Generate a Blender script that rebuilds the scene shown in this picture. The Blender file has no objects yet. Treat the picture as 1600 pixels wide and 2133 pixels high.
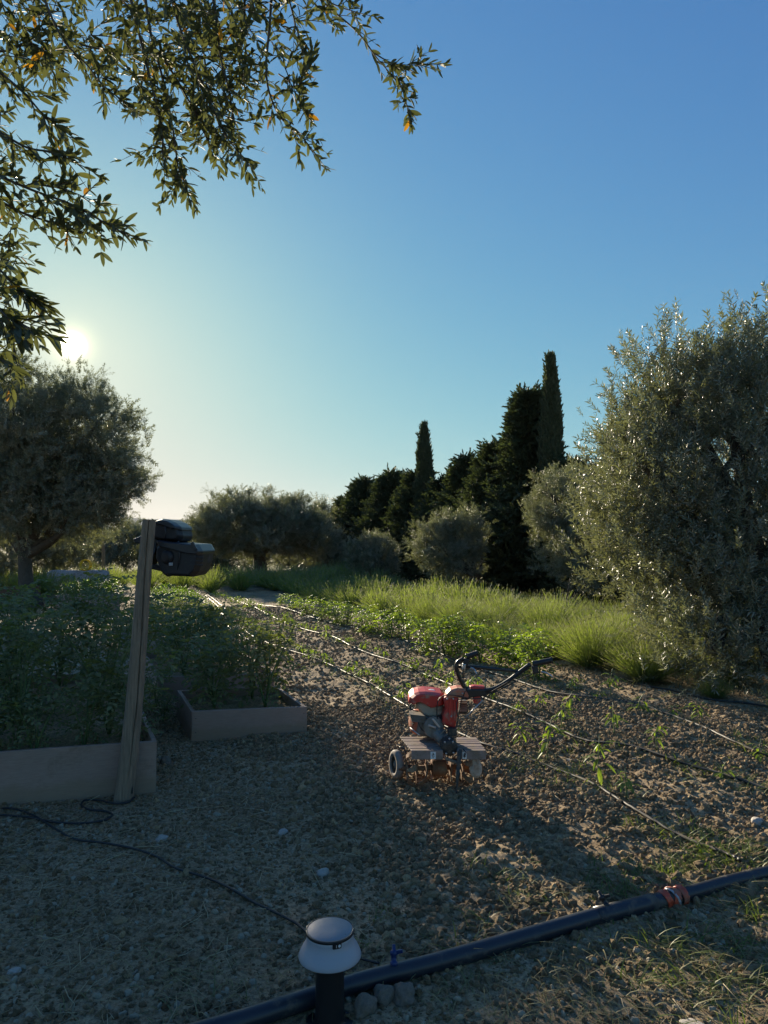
import bpy, bmesh, math, random
import numpy as np
from mathutils import Vector, Matrix
R = math.radians
scn = bpy.context.scene
COL = scn.collection
rng = np.random.default_rng(7)
random.seed(7)

# ------------------------------------------------------------------ camera
CAM_H, HORIZ, F = 1.5, 1125.0, 1480.0          # eye height; horizon row and focal length in photo pixels (1600 x 2133)
cd = bpy.data.cameras.new('camera'); cam = bpy.data.objects.new('camera', cd); COL.objects.link(cam)
cd.sensor_fit = 'VERTICAL'; cd.sensor_height = 36; cd.lens = 36 * F / 2133
cam.location = (0, 0, CAM_H)
TILT = math.atan((HORIZ - 1066.5) / F)
cam.rotation_euler = (R(90) + TILT, 0, 0)
cd.clip_start = 0.05; cd.clip_end = 30000
scn.camera = cam

# ------------------------------------------------------------------ sky, sun, exposure
SUN_AZ, SUN_EL = R(-23.9), R(14.2)             # azimuth from +Y, negative to the left
SKY_K = .57
sun_dir = Vector((math.sin(SUN_AZ) * math.cos(SUN_EL), math.cos(SUN_AZ) * math.cos(SUN_EL), math.sin(SUN_EL)))
w = bpy.data.worlds.new('World'); scn.world = w; w.use_nodes = True
nt = w.node_tree; nt.nodes.clear(); N = nt.nodes.new; LK = nt.links.new
out = N('ShaderNodeOutputWorld'); bg = N('ShaderNodeBackground')
sky = N('ShaderNodeTexSky'); sky.sky_type = 'NISHITA'; sky.sun_disc = False
sky.sun_elevation = SUN_EL; sky.sun_rotation = SUN_AZ; sky.altitude = 50
sky.air_density = 1.0; sky.dust_density = 0.4; sky.ozone_density = 2.2
bg.inputs['Strength'].default_value = 0.10
tc = N('ShaderNodeTexCoord'); vn_ = N('ShaderNodeVectorMath'); vn_.operation = 'NORMALIZE'
LK(tc.outputs['Generated'], vn_.inputs[0])
dp = N('ShaderNodeVectorMath'); dp.operation = 'DOT_PRODUCT'; dp.inputs[1].default_value = sun_dir
LK(vn_.outputs[0], dp.inputs[0])
def glow(power, amount, col):
    mx = N('ShaderNodeMath'); mx.operation = 'MAXIMUM'; mx.inputs[1].default_value = 0; LK(dp.outputs['Value'], mx.inputs[0])
    p = N('ShaderNodeMath'); p.operation = 'POWER'; p.inputs[1].default_value = power; LK(mx.outputs[0], p.inputs[0])
    s = N('ShaderNodeVectorMath'); s.operation = 'SCALE'; s.inputs[0].default_value = [c * amount for c in col]; LK(p.outputs[0], s.inputs['Scale'])
    return s.outputs[0]
acc = sky.outputs[0]
def vm(op, a, b):                              # the sky's range is compressed channel by channel, as the photograph's exposure does
    n = N('ShaderNodeVectorMath'); n.operation = op
    for k, v in enumerate((a, b)):
        if isinstance(v, tuple): n.inputs[k].default_value = v
        else: LK(v, n.inputs[k])
    return n.outputs[0]
acc = vm('DIVIDE', vm('MULTIPLY', acc, (.53, 1.15, 2.19)), vm('ADD', vm('MULTIPLY', acc, (.045, .092, .178)), (1.0, 1.0, 1.0)))
sp_ = N('ShaderNodeSeparateXYZ'); cb_ = N('ShaderNodeCombineXYZ'); LK(acc, sp_.inputs[0])
def mth(op, a, b=0.0):
    n = N('ShaderNodeMath'); n.operation = op
    for k, v in enumerate((a, b)):
        if isinstance(v, (int, float)): n.inputs[k].default_value = v
        else: LK(v, n.inputs[k])
    return n.outputs[0]
for k, m_ in enumerate((8.2, 6.3, 5.5)):       # soft shoulder
    x_ = sp_.outputs[k]; LK(mth('DIVIDE', x_, mth('POWER', mth('ADD', mth('POWER', mth('DIVIDE', x_, m_), 4.0), 1.0), .25)), cb_.inputs[k])
acc = vm('MULTIPLY', cb_.outputs[0], (SKY_K, SKY_K, SKY_K))
for pw, am, cl in ((36000, 300, (1, .94, .8)), (4200, 3.0, (1, .84, .4)), (330, .5, (1, .8, .3)), (28, .42, (1, .78, .28))):   # the sun's disc and its aureole
    a = N('ShaderNodeVectorMath'); a.operation = 'ADD'; LK(acc, a.inputs[0]); LK(glow(pw, am, cl), a.inputs[1]); acc = a.outputs[0]
LK(acc, bg.inputs['Color']); LK(bg.outputs[0], out.inputs['Surface'])
sl = bpy.data.lights.new('sun', 'SUN'); so = bpy.data.objects.new('sun', sl); COL.objects.link(so)
sl.energy = 5.0; sl.angle = R(0.53); sl.color = (1.0, 0.86, 0.64)
so.rotation_euler = (-sun_dir).to_track_quat('-Z', 'Y').to_euler(); so.location = (-20, 40, 15)
vs = scn.view_settings; vs.view_transform = 'Standard'; vs.look = 'None'; vs.gamma = 1; vs.use_curve_mapping = False
vs.exposure = 1.15
cy = scn.cycles
cy.max_bounces = 6; cy.diffuse_bounces = 3; cy.glossy_bounces = 2; cy.transmission_bounces = 4; cy.transparent_max_bounces = 4
cy.caustics_reflective = False; cy.caustics_refractive = False; cy.sample_clamp_indirect = 4
cy.use_denoising = True

# ------------------------------------------------------------------ measuring: photo pixel -> point of the place
ROW = Vector((-0.400, 0.9165, 0)); ACR = Vector((0.9165, 0.400, 0))   # along the plant rows / across them
def gp(px, py, h=0.0):
    d = (CAM_H - h) * F / (py - HORIZ)
    return Vector(((px - 800) / F * d, d, h))
def dp3(px, py, d):
    return Vector(((px - 800) / F * d, d, CAM_H - (py - HORIZ) / F * d))
def ts(t, s, z=0.0):
    return Vector((t * ACR.x + s * ROW.x, t * ACR.y + s * ROW.y, z))

# ------------------------------------------------------------------ noise
def _h(ix, iy, iz, seed):
    n = (ix.astype(np.int64) * 374761393 + iy.astype(np.int64) * 668265263 + iz.astype(np.int64) * 2147483647 + seed * 1274126177) & 0xffffffff
    n = ((n ^ (n >> 13)) * 1274126177) & 0xffffffff
    n = ((n ^ (n >> 16)) * 2246822519) & 0xffffffff
    return ((n ^ (n >> 15)) & 0xffffff) / float(0xffffff)
def vn2(x, y, seed=0):
    x = np.asarray(x, float); y = np.asarray(y, float)
    ix, iy = np.floor(x), np.floor(y); fx, fy = x - ix, y - iy
    fx = fx * fx * (3 - 2 * fx); fy = fy * fy * (3 - 2 * fy); z = np.zeros_like(ix)
    a = _h(ix, iy, z, seed); b = _h(ix + 1, iy, z, seed); c = _h(ix, iy + 1, z, seed); d = _h(ix + 1, iy + 1, z, seed)
    return (a + (b - a) * fx) * (1 - fy) + (c + (d - c) * fx) * fy
def vn3(p, seed=0):
    i = np.floor(p); f = p - i; f = f * f * (3 - 2 * f); r = 0
    for dx in (0, 1):
        for dy in (0, 1):
            for dz in (0, 1):
                wt = (f[:, 0] if dx else 1 - f[:, 0]) * (f[:, 1] if dy else 1 - f[:, 1]) * (f[:, 2] if dz else 1 - f[:, 2])
                r = r + wt * _h(i[:, 0] + dx, i[:, 1] + dy, i[:, 2] + dz, seed)
    return r
def sstep(a, b, x):
    t = np.clip((np.asarray(x, float) - a) / (b - a), 0, 1); return t * t * (3 - 2 * t)

# ------------------------------------------------------------------ objects and meshes
def tag(o, label=None, cat=None, group=None, kind=None):
    if label: o['label'] = label
    if cat: o['category'] = cat
    if group: o['group'] = group
    if kind: o['kind'] = kind
    return o
def empty(name, loc=(0, 0, 0), rz=0.0, **k):
    o = bpy.data.objects.new(name, None); COL.objects.link(o); o.location = loc; o.rotation_euler = (0, 0, rz)
    o.empty_display_size = 0.1
    return tag(o, **k)
def link(name, me, mats=(), parent=None, **k):
    o = bpy.data.objects.new(name, me); COL.objects.link(o)
    for m in mats:
        if m.name not in me.materials: me.materials.append(m)
    if parent: o.parent = parent
    return tag(o, **k)
def mesh_np(name, V, Fc, mats=(), smooth=False, midx=None):
    V = np.asarray(V, np.float32).reshape(-1, 3); Fc = np.asarray(Fc, np.int32); k = Fc.shape[1]
    me = bpy.data.meshes.new(name); me.vertices.add(len(V)); me.vertices.foreach_set('co', V.ravel())
    me.loops.add(Fc.size); me.loops.foreach_set('vertex_index', Fc.ravel())
    me.polygons.add(len(Fc)); me.polygons.foreach_set('loop_start', np.arange(0, Fc.size, k, dtype=np.int32))
    if midx is not None: me.polygons.foreach_set('material_index', np.asarray(midx, np.int32))
    me.polygons.foreach_set('use_smooth', np.full(len(Fc), smooth))
    for m in mats: me.materials.append(m)
    me.update(calc_edges=True); return me
def merge(parts):
    Vs, Fs, o = [], [], 0
    for V, Fc in parts:
        Vs.append(V); Fs.append(np.asarray(Fc) + o); o += len(V)
    return np.concatenate(Vs), np.concatenate(Fs)
def norm(a): return a / np.maximum(np.linalg.norm(a, axis=-1, keepdims=True), 1e-9)
def frames(d, roll=None, up=None):
    """N rotation matrices whose x axis is d and whose z axis leans towards up"""
    d = norm(np.asarray(d, float)); n = len(d)
    u = np.tile([0, 0, 1.0], (n, 1)) if up is None else np.asarray(up, float)
    u = u + rng.normal(0, 1e-3, (n, 3))
    y = norm(np.cross(u, d)); z = np.cross(d, y)
    if roll is not None:
        c, s = np.cos(roll)[:, None], np.sin(roll)[:, None]; y, z = c * y + s * z, -s * y + c * z
    return np.stack([d, y, z], axis=2)
def stamp(TV, TF, P, Rm, S):
    """copies of a template, one per point, as one vertex/face pair"""
    TV = np.asarray(TV, float); TF = np.asarray(TF); n = len(P); k = len(TV)
    S = np.asarray(S, float); S = S[:, None] if S.ndim == 1 else S
    V = np.einsum('nij,nkj->nki', Rm, TV[None] * (S[:, None, :] if S.shape[1] == 3 else S[:, None])) + np.asarray(P)[:, None, :]
    Fc = TF[None] + (np.arange(n) * k)[:, None, None]
    return V.reshape(-1, 3), Fc.reshape(-1, TF.shape[1])
def eulers(Rm):
    return np.stack([np.arctan2(Rm[:, 2, 1], Rm[:, 2, 2]), -np.arcsin(np.clip(Rm[:, 2, 0], -1, 1)), np.arctan2(Rm[:, 1, 0], Rm[:, 0, 0])], 1)
def rdir(n, zlo=-1.0, zhi=1.0):
    z = rng.uniform(zlo, zhi, n); a = rng.uniform(0, 2 * math.pi, n); r = np.sqrt(1 - z * z)
    return np.stack([r * np.cos(a), r * np.sin(a), z], 1)

_groups = {}
def scatter_tree(coll):
    if coll.name in _groups: return _groups[coll.name]
    g = bpy.data.node_groups.new('scatter_' + coll.name, 'GeometryNodeTree')
    g.interface.new_socket('Geometry', in_out='INPUT', socket_type='NodeSocketGeometry')
    g.interface.new_socket('Geometry', in_out='OUTPUT', socket_type='NodeSocketGeometry')
    n = g.nodes.new; l = g.links.new
    gi, go = n('NodeGroupInput'), n('NodeGroupOutput'); iop = n('GeometryNodeInstanceOnPoints'); ci = n('GeometryNodeCollectionInfo')
    ci.inputs['Collection'].default_value = coll; ci.inputs['Separate Children'].default_value = True; ci.inputs['Reset Children'].default_value = True
    def att(nm, ty):
        a = n('GeometryNodeInputNamedAttribute'); a.data_type = ty; a.inputs['Name'].default_value = nm; return a.outputs['Attribute']
    er = n('FunctionNodeEulerToRotation')
    l(gi.outputs[0], iop.inputs['Points']); l(ci.outputs[0], iop.inputs['Instance']); iop.inputs['Pick Instance'].default_value = True
    l(att('idx', 'INT'), iop.inputs['Instance Index']); l(att('rot', 'FLOAT_VECTOR'), er.inputs[0]); l(er.outputs[0], iop.inputs['Rotation'])
    l(att('scl', 'FLOAT'), iop.inputs['Scale']); l(iop.outputs[0], go.inputs[0])
    _groups[coll.name] = g; return g
def protos(name, meshes):
    c = bpy.data.collections.new(name)
    for i, me in enumerate(meshes):
        c.objects.link(bpy.data.objects.new('%s_%02d' % (name, i), me))
    c['n'] = len(meshes); return c
def scatter(name, coll, P, E, S, parent=None, idx=None, **k):
    P = np.asarray(P, np.float32); n = len(P)
    me = bpy.data.meshes.new(name); me.vertices.add(n); me.vertices.foreach_set('co', P.ravel())
    a = me.attributes.new('rot', 'FLOAT_VECTOR', 'POINT'); a.data.foreach_set('vector', np.asarray(E, np.float32).ravel())
    a = me.attributes.new('scl', 'FLOAT', 'POINT'); a.data.foreach_set('value', np.asarray(S, np.float32))
    a = me.attributes.new('idx', 'INT', 'POINT'); a.data.foreach_set('value', (rng.integers(0, coll['n'], n) if idx is None else idx).astype(np.int32))
    o = link(name, me, (), parent, **k)
    m = o.modifiers.new('scatter', 'NODES'); m.node_group = scatter_tree(coll); return o

def tube_np(pts, rad, seg=8, cap=True, wob=0.0):
    P = np.array([tuple(p) for p in pts], float); n = len(P); rad = np.broadcast_to(np.asarray(rad, float), (n,))
    T = np.gradient(P, axis=0); T = norm(T); u = np.array([0, 0, 1.0]) if abs(T[0, 2]) < .9 else np.array([1.0, 0, 0])
    V = []
    y = norm(np.cross(u, T[0])[None])[0]
    for i in range(n):
        y = y - T[i] * np.dot(y, T[i]); y /= np.linalg.norm(y); z = np.cross(T[i], y)
        a = np.linspace(0, 2 * math.pi, seg, endpoint=False)
        rr = rad[i] * (1 + wob * rng.normal(0, 1, seg))
        V.append(P[i] + (np.cos(a) * rr)[:, None] * y + (np.sin(a) * rr)[:, None] * z)
    V = np.concatenate(V); Fc = []
    for i in range(n - 1):
        for j in range(seg):
            k = (j + 1) % seg; Fc.append((i * seg + j, i * seg + k, (i + 1) * seg + k, (i + 1) * seg + j))
    if cap:
        V = np.concatenate([V, P[:1], P[-1:]]); c0, c1 = n * seg, n * seg + 1
        for j in range(seg):
            k = (j + 1) % seg; Fc.append((c0, k, j, c0)); Fc.append((c1, (n - 1) * seg + j, (n - 1) * seg + k, c1))
    return V, np.array(Fc)
def quads_to_mesh(name, parts, mats, smooth=True):
    """parts of tube_np, whose caps repeat an index: dropped here to triangles"""
    V, Fc = merge(parts)
    me = bpy.data.meshes.new(name)
    me.from_pydata(V.tolist(), [], [tuple(dict.fromkeys(f)) for f in Fc.tolist()])
    for m in mats: me.materials.append(m)
    me.polygons.foreach_set('use_smooth', np.full(len(me.polygons), smooth)); me.update(); return me
def tubes(name, paths, mat, parent=None, seg=8, smooth=True, wob=0.0, **k):
    me = quads_to_mesh(name, [tube_np(p, r, seg, True, wob) for p, r in paths], (mat,), smooth)
    return link(name, me, (), parent, **k)
def smooth_path(pts, n=6):
    """Catmull-Rom through the points"""
    P = [Vector(p) for p in pts]; P = [2 * P[0] - P[1]] + P + [2 * P[-1] - P[-2]]; o = []
    for i in range(1, len(P) - 2):
        a, b, c, d = P[i - 1], P[i], P[i + 1], P[i + 2]
        for j in range(n):
            t = j / n
            o.append(0.5 * ((2 * b) + (c - a) * t + (2 * a - 5 * b + 4 * c - d) * t * t + (3 * b - a - 3 * c + d) * t ** 3))
    o.append(P[-2]); return o

# bmesh based pieces for the made things
def bm_obj(name, bm, mat, parent=None, smooth=False, bevel=0.0, **k):
    me = bpy.data.meshes.new(name); bm.normal_update(); bm.to_mesh(me); bm.free()
    for m in (mat if isinstance(mat, (list, tuple)) else (mat,)): me.materials.append(m)
    me.polygons.foreach_set('use_smooth', np.full(len(me.polygons), smooth)); me.update()
    o = link(name, me, (), parent, **k)
    if bevel:
        b = o.modifiers.new('bevel', 'BEVEL'); b.width = bevel; b.segments = 2; b.limit_method = 'ANGLE'; b.angle_limit = R(35)
    return o
def frame_of(x, up=(0, 0, 1)):
    x = Vector(x).normalized(); y = Vector(up).cross(x).normalized(); z = x.cross(y)
    return Matrix((x, y, z)).transposed()
def add_box(bm, c, size, rot=None):
    """box centred at c, rot is a 3x3 matrix"""
    m = Matrix.Translation(Vector(c)) @ (rot.to_4x4() if rot else Matrix()) @ Matrix.Diagonal((*size, 1))
    return bmesh.ops.create_cube(bm, size=1, matrix=m)['verts']
def add_loft(bm, rings, close=True):
    """rings: lists of points with the same count, bridged and capped"""
    vr = [[bm.verts.new(p) for p in r] for r in rings]; n = len(rings[0])
    for a, b in zip(vr, vr[1:]):
        for j in range(n):
            bm.faces.new((a[j], a[(j + 1) % n], b[(j + 1) % n], b[j]))
    if close:
        bm.faces.new(vr[0][::-1]); bm.faces.new(vr[-1])
    bmesh.ops.recalc_face_normals(bm, faces=bm.faces)
def ring(c, ax, r, n=24, up=(0, 0, 1), sy=1.0, a0=0.0):
    M = frame_of(ax, up); c = Vector(c)
    return [c + M @ Vector((0, r * math.cos(a0 + 2 * math.pi * i / n), r * sy * math.sin(a0 + 2 * math.pi * i / n))) for i in range(n)]
def lathe(bm, c, ax, prof, n=28, up=(0, 0, 1), close=True):
    ax = Vector(ax).normalized(); c = Vector(c)
    add_loft(bm, [ring(c + ax * h, ax, max(r, 1e-4), n, up) for h, r in prof], close)

# ------------------------------------------------------------------ materials
def new_mat(name):
    m = bpy.data.materials.new(name); m.use_nodes = True; t = m.node_tree; return m, t, t.nodes.new, t.links.new, t.nodes['Principled BSDF']
def noise(t, scale, detail=4, rough=.6, coord='Object', vec=None, stretch=None):
    n = t.nodes.new('ShaderNodeTexNoise'); n.inputs['Scale'].default_value = scale; n.inputs['Detail'].default_value = detail; n.inputs['Roughness'].default_value = rough
    tcn = t.nodes.new('ShaderNodeTexCoord'); src = tcn.outputs[coord]
    if stretch:
        mp = t.nodes.new('ShaderNodeMapping'); mp.inputs['Scale'].default_value = stretch; t.links.new(src, mp.inputs[0]); src = mp.outputs[0]
    t.links.new(src, n.inputs['Vector']); return n.outputs['Fac']
def ramp(t, src, stops):
    r = t.nodes.new('ShaderNodeValToRGB'); e = r.color_ramp.elements
    while len(e) < len(stops): e.new(.5)
    for el, (p, c) in zip(e, stops): el.position = p; el.color = (*c, 1) if len(c) == 3 else c
    t.links.new(src, r.inputs[0]); return r.outputs[0]
def mixc(t, fac, a, b, mode='MIX'):
    m = t.nodes.new('ShaderNodeMix'); m.data_type = 'RGBA'; m.blend_type = mode
    for s, v in ((m.inputs[0], fac), (m.inputs[6], a), (m.inputs[7], b)):
        if hasattr(v, 'is_linked'): t.links.new(v, s)
        elif isinstance(v, (int, float)): s.default_value = v
        else: s.default_value = (*v, 1)
    return m.outputs[2]
def bump(t, bsdf, h, strength=.3, dist=.01):
    b = t.nodes.new('ShaderNodeBump'); b.inputs['Strength'].default_value = strength; b.inputs['Distance'].default_value = dist
    t.links.new(h, b.inputs['Height']); t.links.new(b.outputs[0], bsdf.inputs['Normal']); return b
def simple(name, col, rough=.6, metal=0.0, var=.25, scale=30, bmp=.0, dirt=None, dirt_amt=.5, dirt_scale=8, spec=.5):
    m, t, n, l, b = new_mat(name)
    f = noise(t, scale); c = mixc(t, f, [x * (1 - var) for x in col], [min(1, x * (1 + var)) for x in col])
    if dirt:
        d = ramp(t, noise(t, dirt_scale, 6, .7), [(.62 - dirt_amt * .3, (0, 0, 0)), (.72 - dirt_amt * .2, (1, 1, 1))])
        c = mixc(t, d, c, dirt)
        rr = mixc(t, d, [rough] * 3, [.9] * 3); l(rr, b.inputs['Roughness'])
    else: b.inputs['Roughness'].default_value = rough
    l(c, b.inputs['Base Color']); b.inputs['Metallic'].default_value = metal; b.inputs['Specular IOR Level'].default_value = spec
    if bmp: bump(t, b, noise(t, scale * 2), bmp, .004)
    return m
def leaf_mat(name, ca, cb, trans=.35, tcol=None, rough=.45, spec=.5, back=None, odd=None):
    m, t, n, l, b = new_mat(name)
    gi = n('ShaderNodeNewGeometry'); oi = n('ShaderNodeObjectInfo')
    add = n('ShaderNodeMath'); add.operation = 'ADD'; l(gi.outputs['Random Per Island'], add.inputs[0]); l(oi.outputs['Random'], add.inputs[1])
    fr = n('ShaderNodeMath'); fr.operation = 'FRACT'; l(add.outputs[0], fr.inputs[0])
    c = mixc(t, fr.outputs[0], ca, cb)
    if odd:
        gt = n('ShaderNodeMath'); gt.operation = 'GREATER_THAN'; gt.inputs[1].default_value = odd[0]; l(fr.outputs[0], gt.inputs[0]); c = mixc(t, gt.outputs[0], c, odd[1])
    cc = c
    if back: cc = mixc(t, gi.outputs['Backfacing'], c, back)
    l(cc, b.inputs['Base Color']); b.inputs['Roughness'].default_value = rough; b.inputs['Specular IOR Level'].default_value = spec
    tr = n('ShaderNodeBsdfTranslucent'); tt = mixc(t, 1.0, c, tcol or (1.6, 1.7, .7), 'MULTIPLY'); l(tt, tr.inputs['Color'])
    mx = n('ShaderNodeMixShader'); mx.inputs[0].default_value = trans; l(b.outputs[0], mx.inputs[1]); l(tr.outputs[0], mx.inputs[2])
    l(mx.outputs[0], t.nodes['Material Output'].inputs['Surface']); return m

M = {}
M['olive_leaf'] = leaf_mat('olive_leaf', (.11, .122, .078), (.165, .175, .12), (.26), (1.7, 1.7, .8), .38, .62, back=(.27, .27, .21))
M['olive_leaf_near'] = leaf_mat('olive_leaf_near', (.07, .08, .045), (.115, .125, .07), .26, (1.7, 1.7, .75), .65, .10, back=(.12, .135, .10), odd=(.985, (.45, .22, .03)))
M['cypress_leaf'] = leaf_mat('cypress_leaf', (.07, .08, .045), (.13, .135, .075), .18, (1.2, 1.5, .5), .6, .3)
M['tomato_leaf'] = leaf_mat('tomato_leaf', (.155, .165, .09), (.205, .22, .115), .32, (1.5, 1.7, .5), .75, .15)
M['seedling_leaf'] = leaf_mat('seedling_leaf', (.14, .19, .05), (.20, .25, .065), .46, (1.6, 1.8, .4), .45, .4)
M['herb_leaf'] = leaf_mat('herb_leaf', (.09, .14, .03), (.14, .20, .05), .4, (1.6, 1.8, .5), .5, .4)
M['lavender_stem'] = leaf_mat('lavender_stem', (.14, .18, .06), (.23, .27, .10), .40, (1.6, 1.7, .6), .6, .3)
M['lavender_leaf'] = leaf_mat('lavender_leaf', (.11, .14, .08), (.17, .20, .12), .25, (1.3, 1.4, .8), .7, .3)
M['lavender_bud'] = leaf_mat('lavender_bud', (.19, .21, .12), (.26, .26, .19), .3, (1.3, 1.3, .8), .7, .3)
M['grass'] = leaf_mat('grass', (.09, .13, .03), (.16, .19, .05), .40, (1.6, 1.7, .5), .5, .4)
M['straw'] = leaf_mat('straw', (.36, .29, .17), (.55, .46, .30), .25, (1.2, 1.2, .9), .6, .4)
M['dry_grass'] = leaf_mat('dry_grass', (.17, .17, .07), (.33, .28, .15), .3, (1.3, 1.3, .7), .6, .3)
M['bark'] = simple('bark', (.085, .07, .055), .9, var=.5, scale=14, bmp=.8)
M['green_stem'] = simple('green_stem', (.10, .15, .045), .6, var=.2)

# soil, used by ground and clods
def soil_mat(name, clod=False):
    m, t, n, l, b = new_mat(name)
    c = ramp(t, noise(t, 1.7 if not clod else 9, 6, .65), [(.3, (.285, .212, .128)), (.5, (.365, .278, .172)), (.72, (.455, .355, .228))])
    fine = ramp(t, noise(t, 60, 5, .7), [(.38, (.55, .54, .53)), (.62, (1.3, 1.27, 1.22))])
    c = mixc(t, 1.0, c, fine, 'MULTIPLY')
    c = mixc(t, 1.0, c, ramp(t, noise(t, .55, 5, .7, coord='Generated' if clod else 'Object'), [(.38, (.78, .74, .70)), (.6, (1.06, 1.06, 1.06))]), 'MULTIPLY')      # damper and drier patches
    if clod:
        oi = n('ShaderNodeObjectInfo'); c = mixc(t, 1.0, c, ramp(t, oi.outputs['Random'], [(0, (.55, .53, .50)), (.5, (.88, .86, .84)), (.9, (1.15, 1.14, 1.1)), (1, (1.6, 1.58, 1.5))]), 'MULTIPLY')
    else:
        spk = ramp(t, noise(t, 210, 2, .5), [(.70, (0, 0, 0)), (.76, (1, 1, 1))]); c = mixc(t, spk, c, (.34, .30, .25))
        ge = n('ShaderNodeNewGeometry'); sx = n('ShaderNodeSeparateXYZ'); l(ge.outputs['Position'], sx.inputs[0])
        ln = n('ShaderNodeVectorMath'); ln.operation = 'LENGTH'; l(ge.outputs['Position'], ln.inputs[0])
        far = ramp(t, ln.outputs['Value'], [(0, (0, 0, 0)), (1, (1, 1, 1))])
        mr = n('ShaderNodeMapRange'); mr.inputs[1].default_value = 22; mr.inputs[2].default_value = 40; l(ln.outputs['Value'], mr.inputs[0])
        c = mixc(t, mr.outputs[0], c, ramp(t, noise(t, .5, 4, .6), [(.35, (.09, .10, .035)), (.65, (.17, .15, .07))]))   # dry meadow beyond the garden
    l(c, b.inputs['Base Color']); b.inputs['Roughness'].default_value = .95; b.inputs['Specular IOR Level'].default_value = .25
    bump(t, b, noise(t, 75, 8, .8), .8, .009); return m
M['soil'] = soil_mat('soil'); M['clod'] = soil_mat('clod', True)
M['pebble'] = simple('pebble', (.31, .27, .195), .9, var=.4, scale=20, bmp=.3)

# ------------------------------------------------------------------ ground
TILL0 = 1.25
def g_macro(x, y):
    x = np.asarray(x, float); y = np.asarray(y, float)
    t = x * ACR.x + y * ACR.y; near = 1 - sstep(16, 30, np.hypot(x, y))
    h = (vn2(x / 1.9, y / 1.9, 3) - .5) * .07 + (vn2(x / .7, y / .7, 4) - .5) * .035
    rows = .028 * np.cos((t - 2.65 + .42) / .86 * 2 * math.pi) * sstep(1.6, 2.2, t) * (1 - sstep(4.9, 5.3, t)) * -1
    return (h + rows) * near * (.3 + .7 * sstep(3.3, 5, y))
def g_till(x, y):
    t = x * ACR.x + y * ACR.y
    e = TILL0 + (vn2(x / .5, y / .5, 9) - .5) * .5
    return sstep(e - .12, e + .15, t) * (1 - sstep(5.0, 5.6, t)) * sstep(2.35, 3.0, y + .33 * (3 - x) * 0 + (vn2(x, y, 5) - .5) * .6)
def g_micro(x, y):
    k = g_till(x, y); amp = .35 + 1.0 * k; r = np.hypot(x, y); fade = 1 - sstep(14, 26, r)
    a = np.abs(vn2(x / .085, y / .085, 11) - .5) * 2
    b = np.abs(vn2(x / .052 + 9, y / .052, 12) - .5) * 2
    c = vn2(x / .027, y / .027 + 5, 13)
    d = vn2(x / .24, y / .24, 14)
    return (((1 - a) * .010 + (1 - b) * .009 + c * .008) * amp + (d - .5) * .03 * k) * fade
def gz(x, y): return float(g_macro(x, y) + g_micro(x, y) * .6)
def gzv(x, y): return g_macro(x, y) + g_micro(x, y) * .8
def axis_pts(a, lo, hi, step, far, gr):
    p = list(np.arange(lo, hi, step)); s = step; v = hi
    while v < far: p.append(v); s *= gr; v += s
    p.append(far); s = step; v = lo; q = []
    while v > -a: q.append(v); s *= gr; v -= s
    q = [-a] + q[::-1]
    return np.unique(np.array(q + p))
ys = [-60, -20, -6, -2, 0, .8, 1.3]; y = 1.5
while y < 9000:
    ys.append(y); y += max(.018, .0040 * y if y < 14 else .03 * y * min(1, (y / 14 - 1) * .5 + .14))
ys = np.array(ys + [9000.])
xs = axis_pts(9000, -3.2, 4.2, .022, 9000, 1.035)
gx, gy = np.meshgrid(xs, ys)
gzz = g_macro(gx, gy) + g_micro(gx, gy)
V = np.stack([gx, gy, gzz], 2).reshape(-1, 3); nx, ny = len(xs), len(ys)
i = (np.arange(ny - 1)[:, None] * nx + np.arange(nx - 1)[None]).ravel()
link('ground', mesh_np('ground', V, np.stack([i, i + 1, i + nx + 1, i + nx], 1), (M['soil'],), True), kind='structure', label='stony brown garden soil running back to a dry meadow')
print('ground', nx, ny)
# ------------------------------------------------------------------ loose soil, stones, straw
def rock_mesh(name, seed, mat, sub=2, rough=.35, flat=.7):
    bm = bmesh.new(); bmesh.ops.create_icosphere(bm, subdivisions=sub, radius=.5)
    P = np.array([v.co[:] for v in bm.verts]); f = 1 + (vn3(P * 2.3 + seed * 7.1, seed) - .5) * rough * 2 + (vn3(P * 5.1 + seed, seed + 3) - .5) * rough
    for v, k in zip(bm.verts, f): v.co = Vector((v.co.x * k * random.uniform(.95, 1.05), v.co.y * k * random.uniform(.93, 1.07), v.co.z * k * flat))
    me = bpy.data.meshes.new(name); bm.to_mesh(me); bm.free(); me.materials.append(mat)
    me.polygons.foreach_set('use_smooth', np.full(len(me.polygons), sub > 2)); return me
CLOD = protos('clod_kind', [rock_mesh('clod', s, M['clod'], 2, .75, .75) for s in range(10)])
PEB = protos('pebble_kind', [rock_mesh('pebble', s + 20, M['pebble'], 2, .25, .55) for s in range(5)])
def ground_pts(n, y0, y1, margin=.15, dens=None):
    """points spread evenly over the ground strip in front of the camera position, y0 to y1 metres ahead"""
    o = []
    while sum(map(len, o)) < n:
        y = np.sqrt(rng.uniform(y0 * y0, y1 * y1, n)); x = rng.uniform(-.62, .62, n) * (y + 1.6)
        k = rng.uniform(0, 1, n) < (dens(x, y) if dens else 1)
        o.append(np.stack([x[k], y[k]], 1))
    return np.concatenate(o)[:n]
def rand_e(n): return rng.uniform(-math.pi, math.pi, (n, 3))
def lay(name, coll, n, y0, y1, smin, smax, sink, dens=None, power=2.5, **k):
    p = ground_pts(n, y0, y1, dens=dens); s = smin + (smax - smin) * rng.uniform(0, 1, len(p)) ** power
    z = gzv(p[:, 0], p[:, 1]) + s * sink
    return scatter(name, coll, np.column_stack([p, z]), rand_e(len(p)), s, **k)
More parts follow.
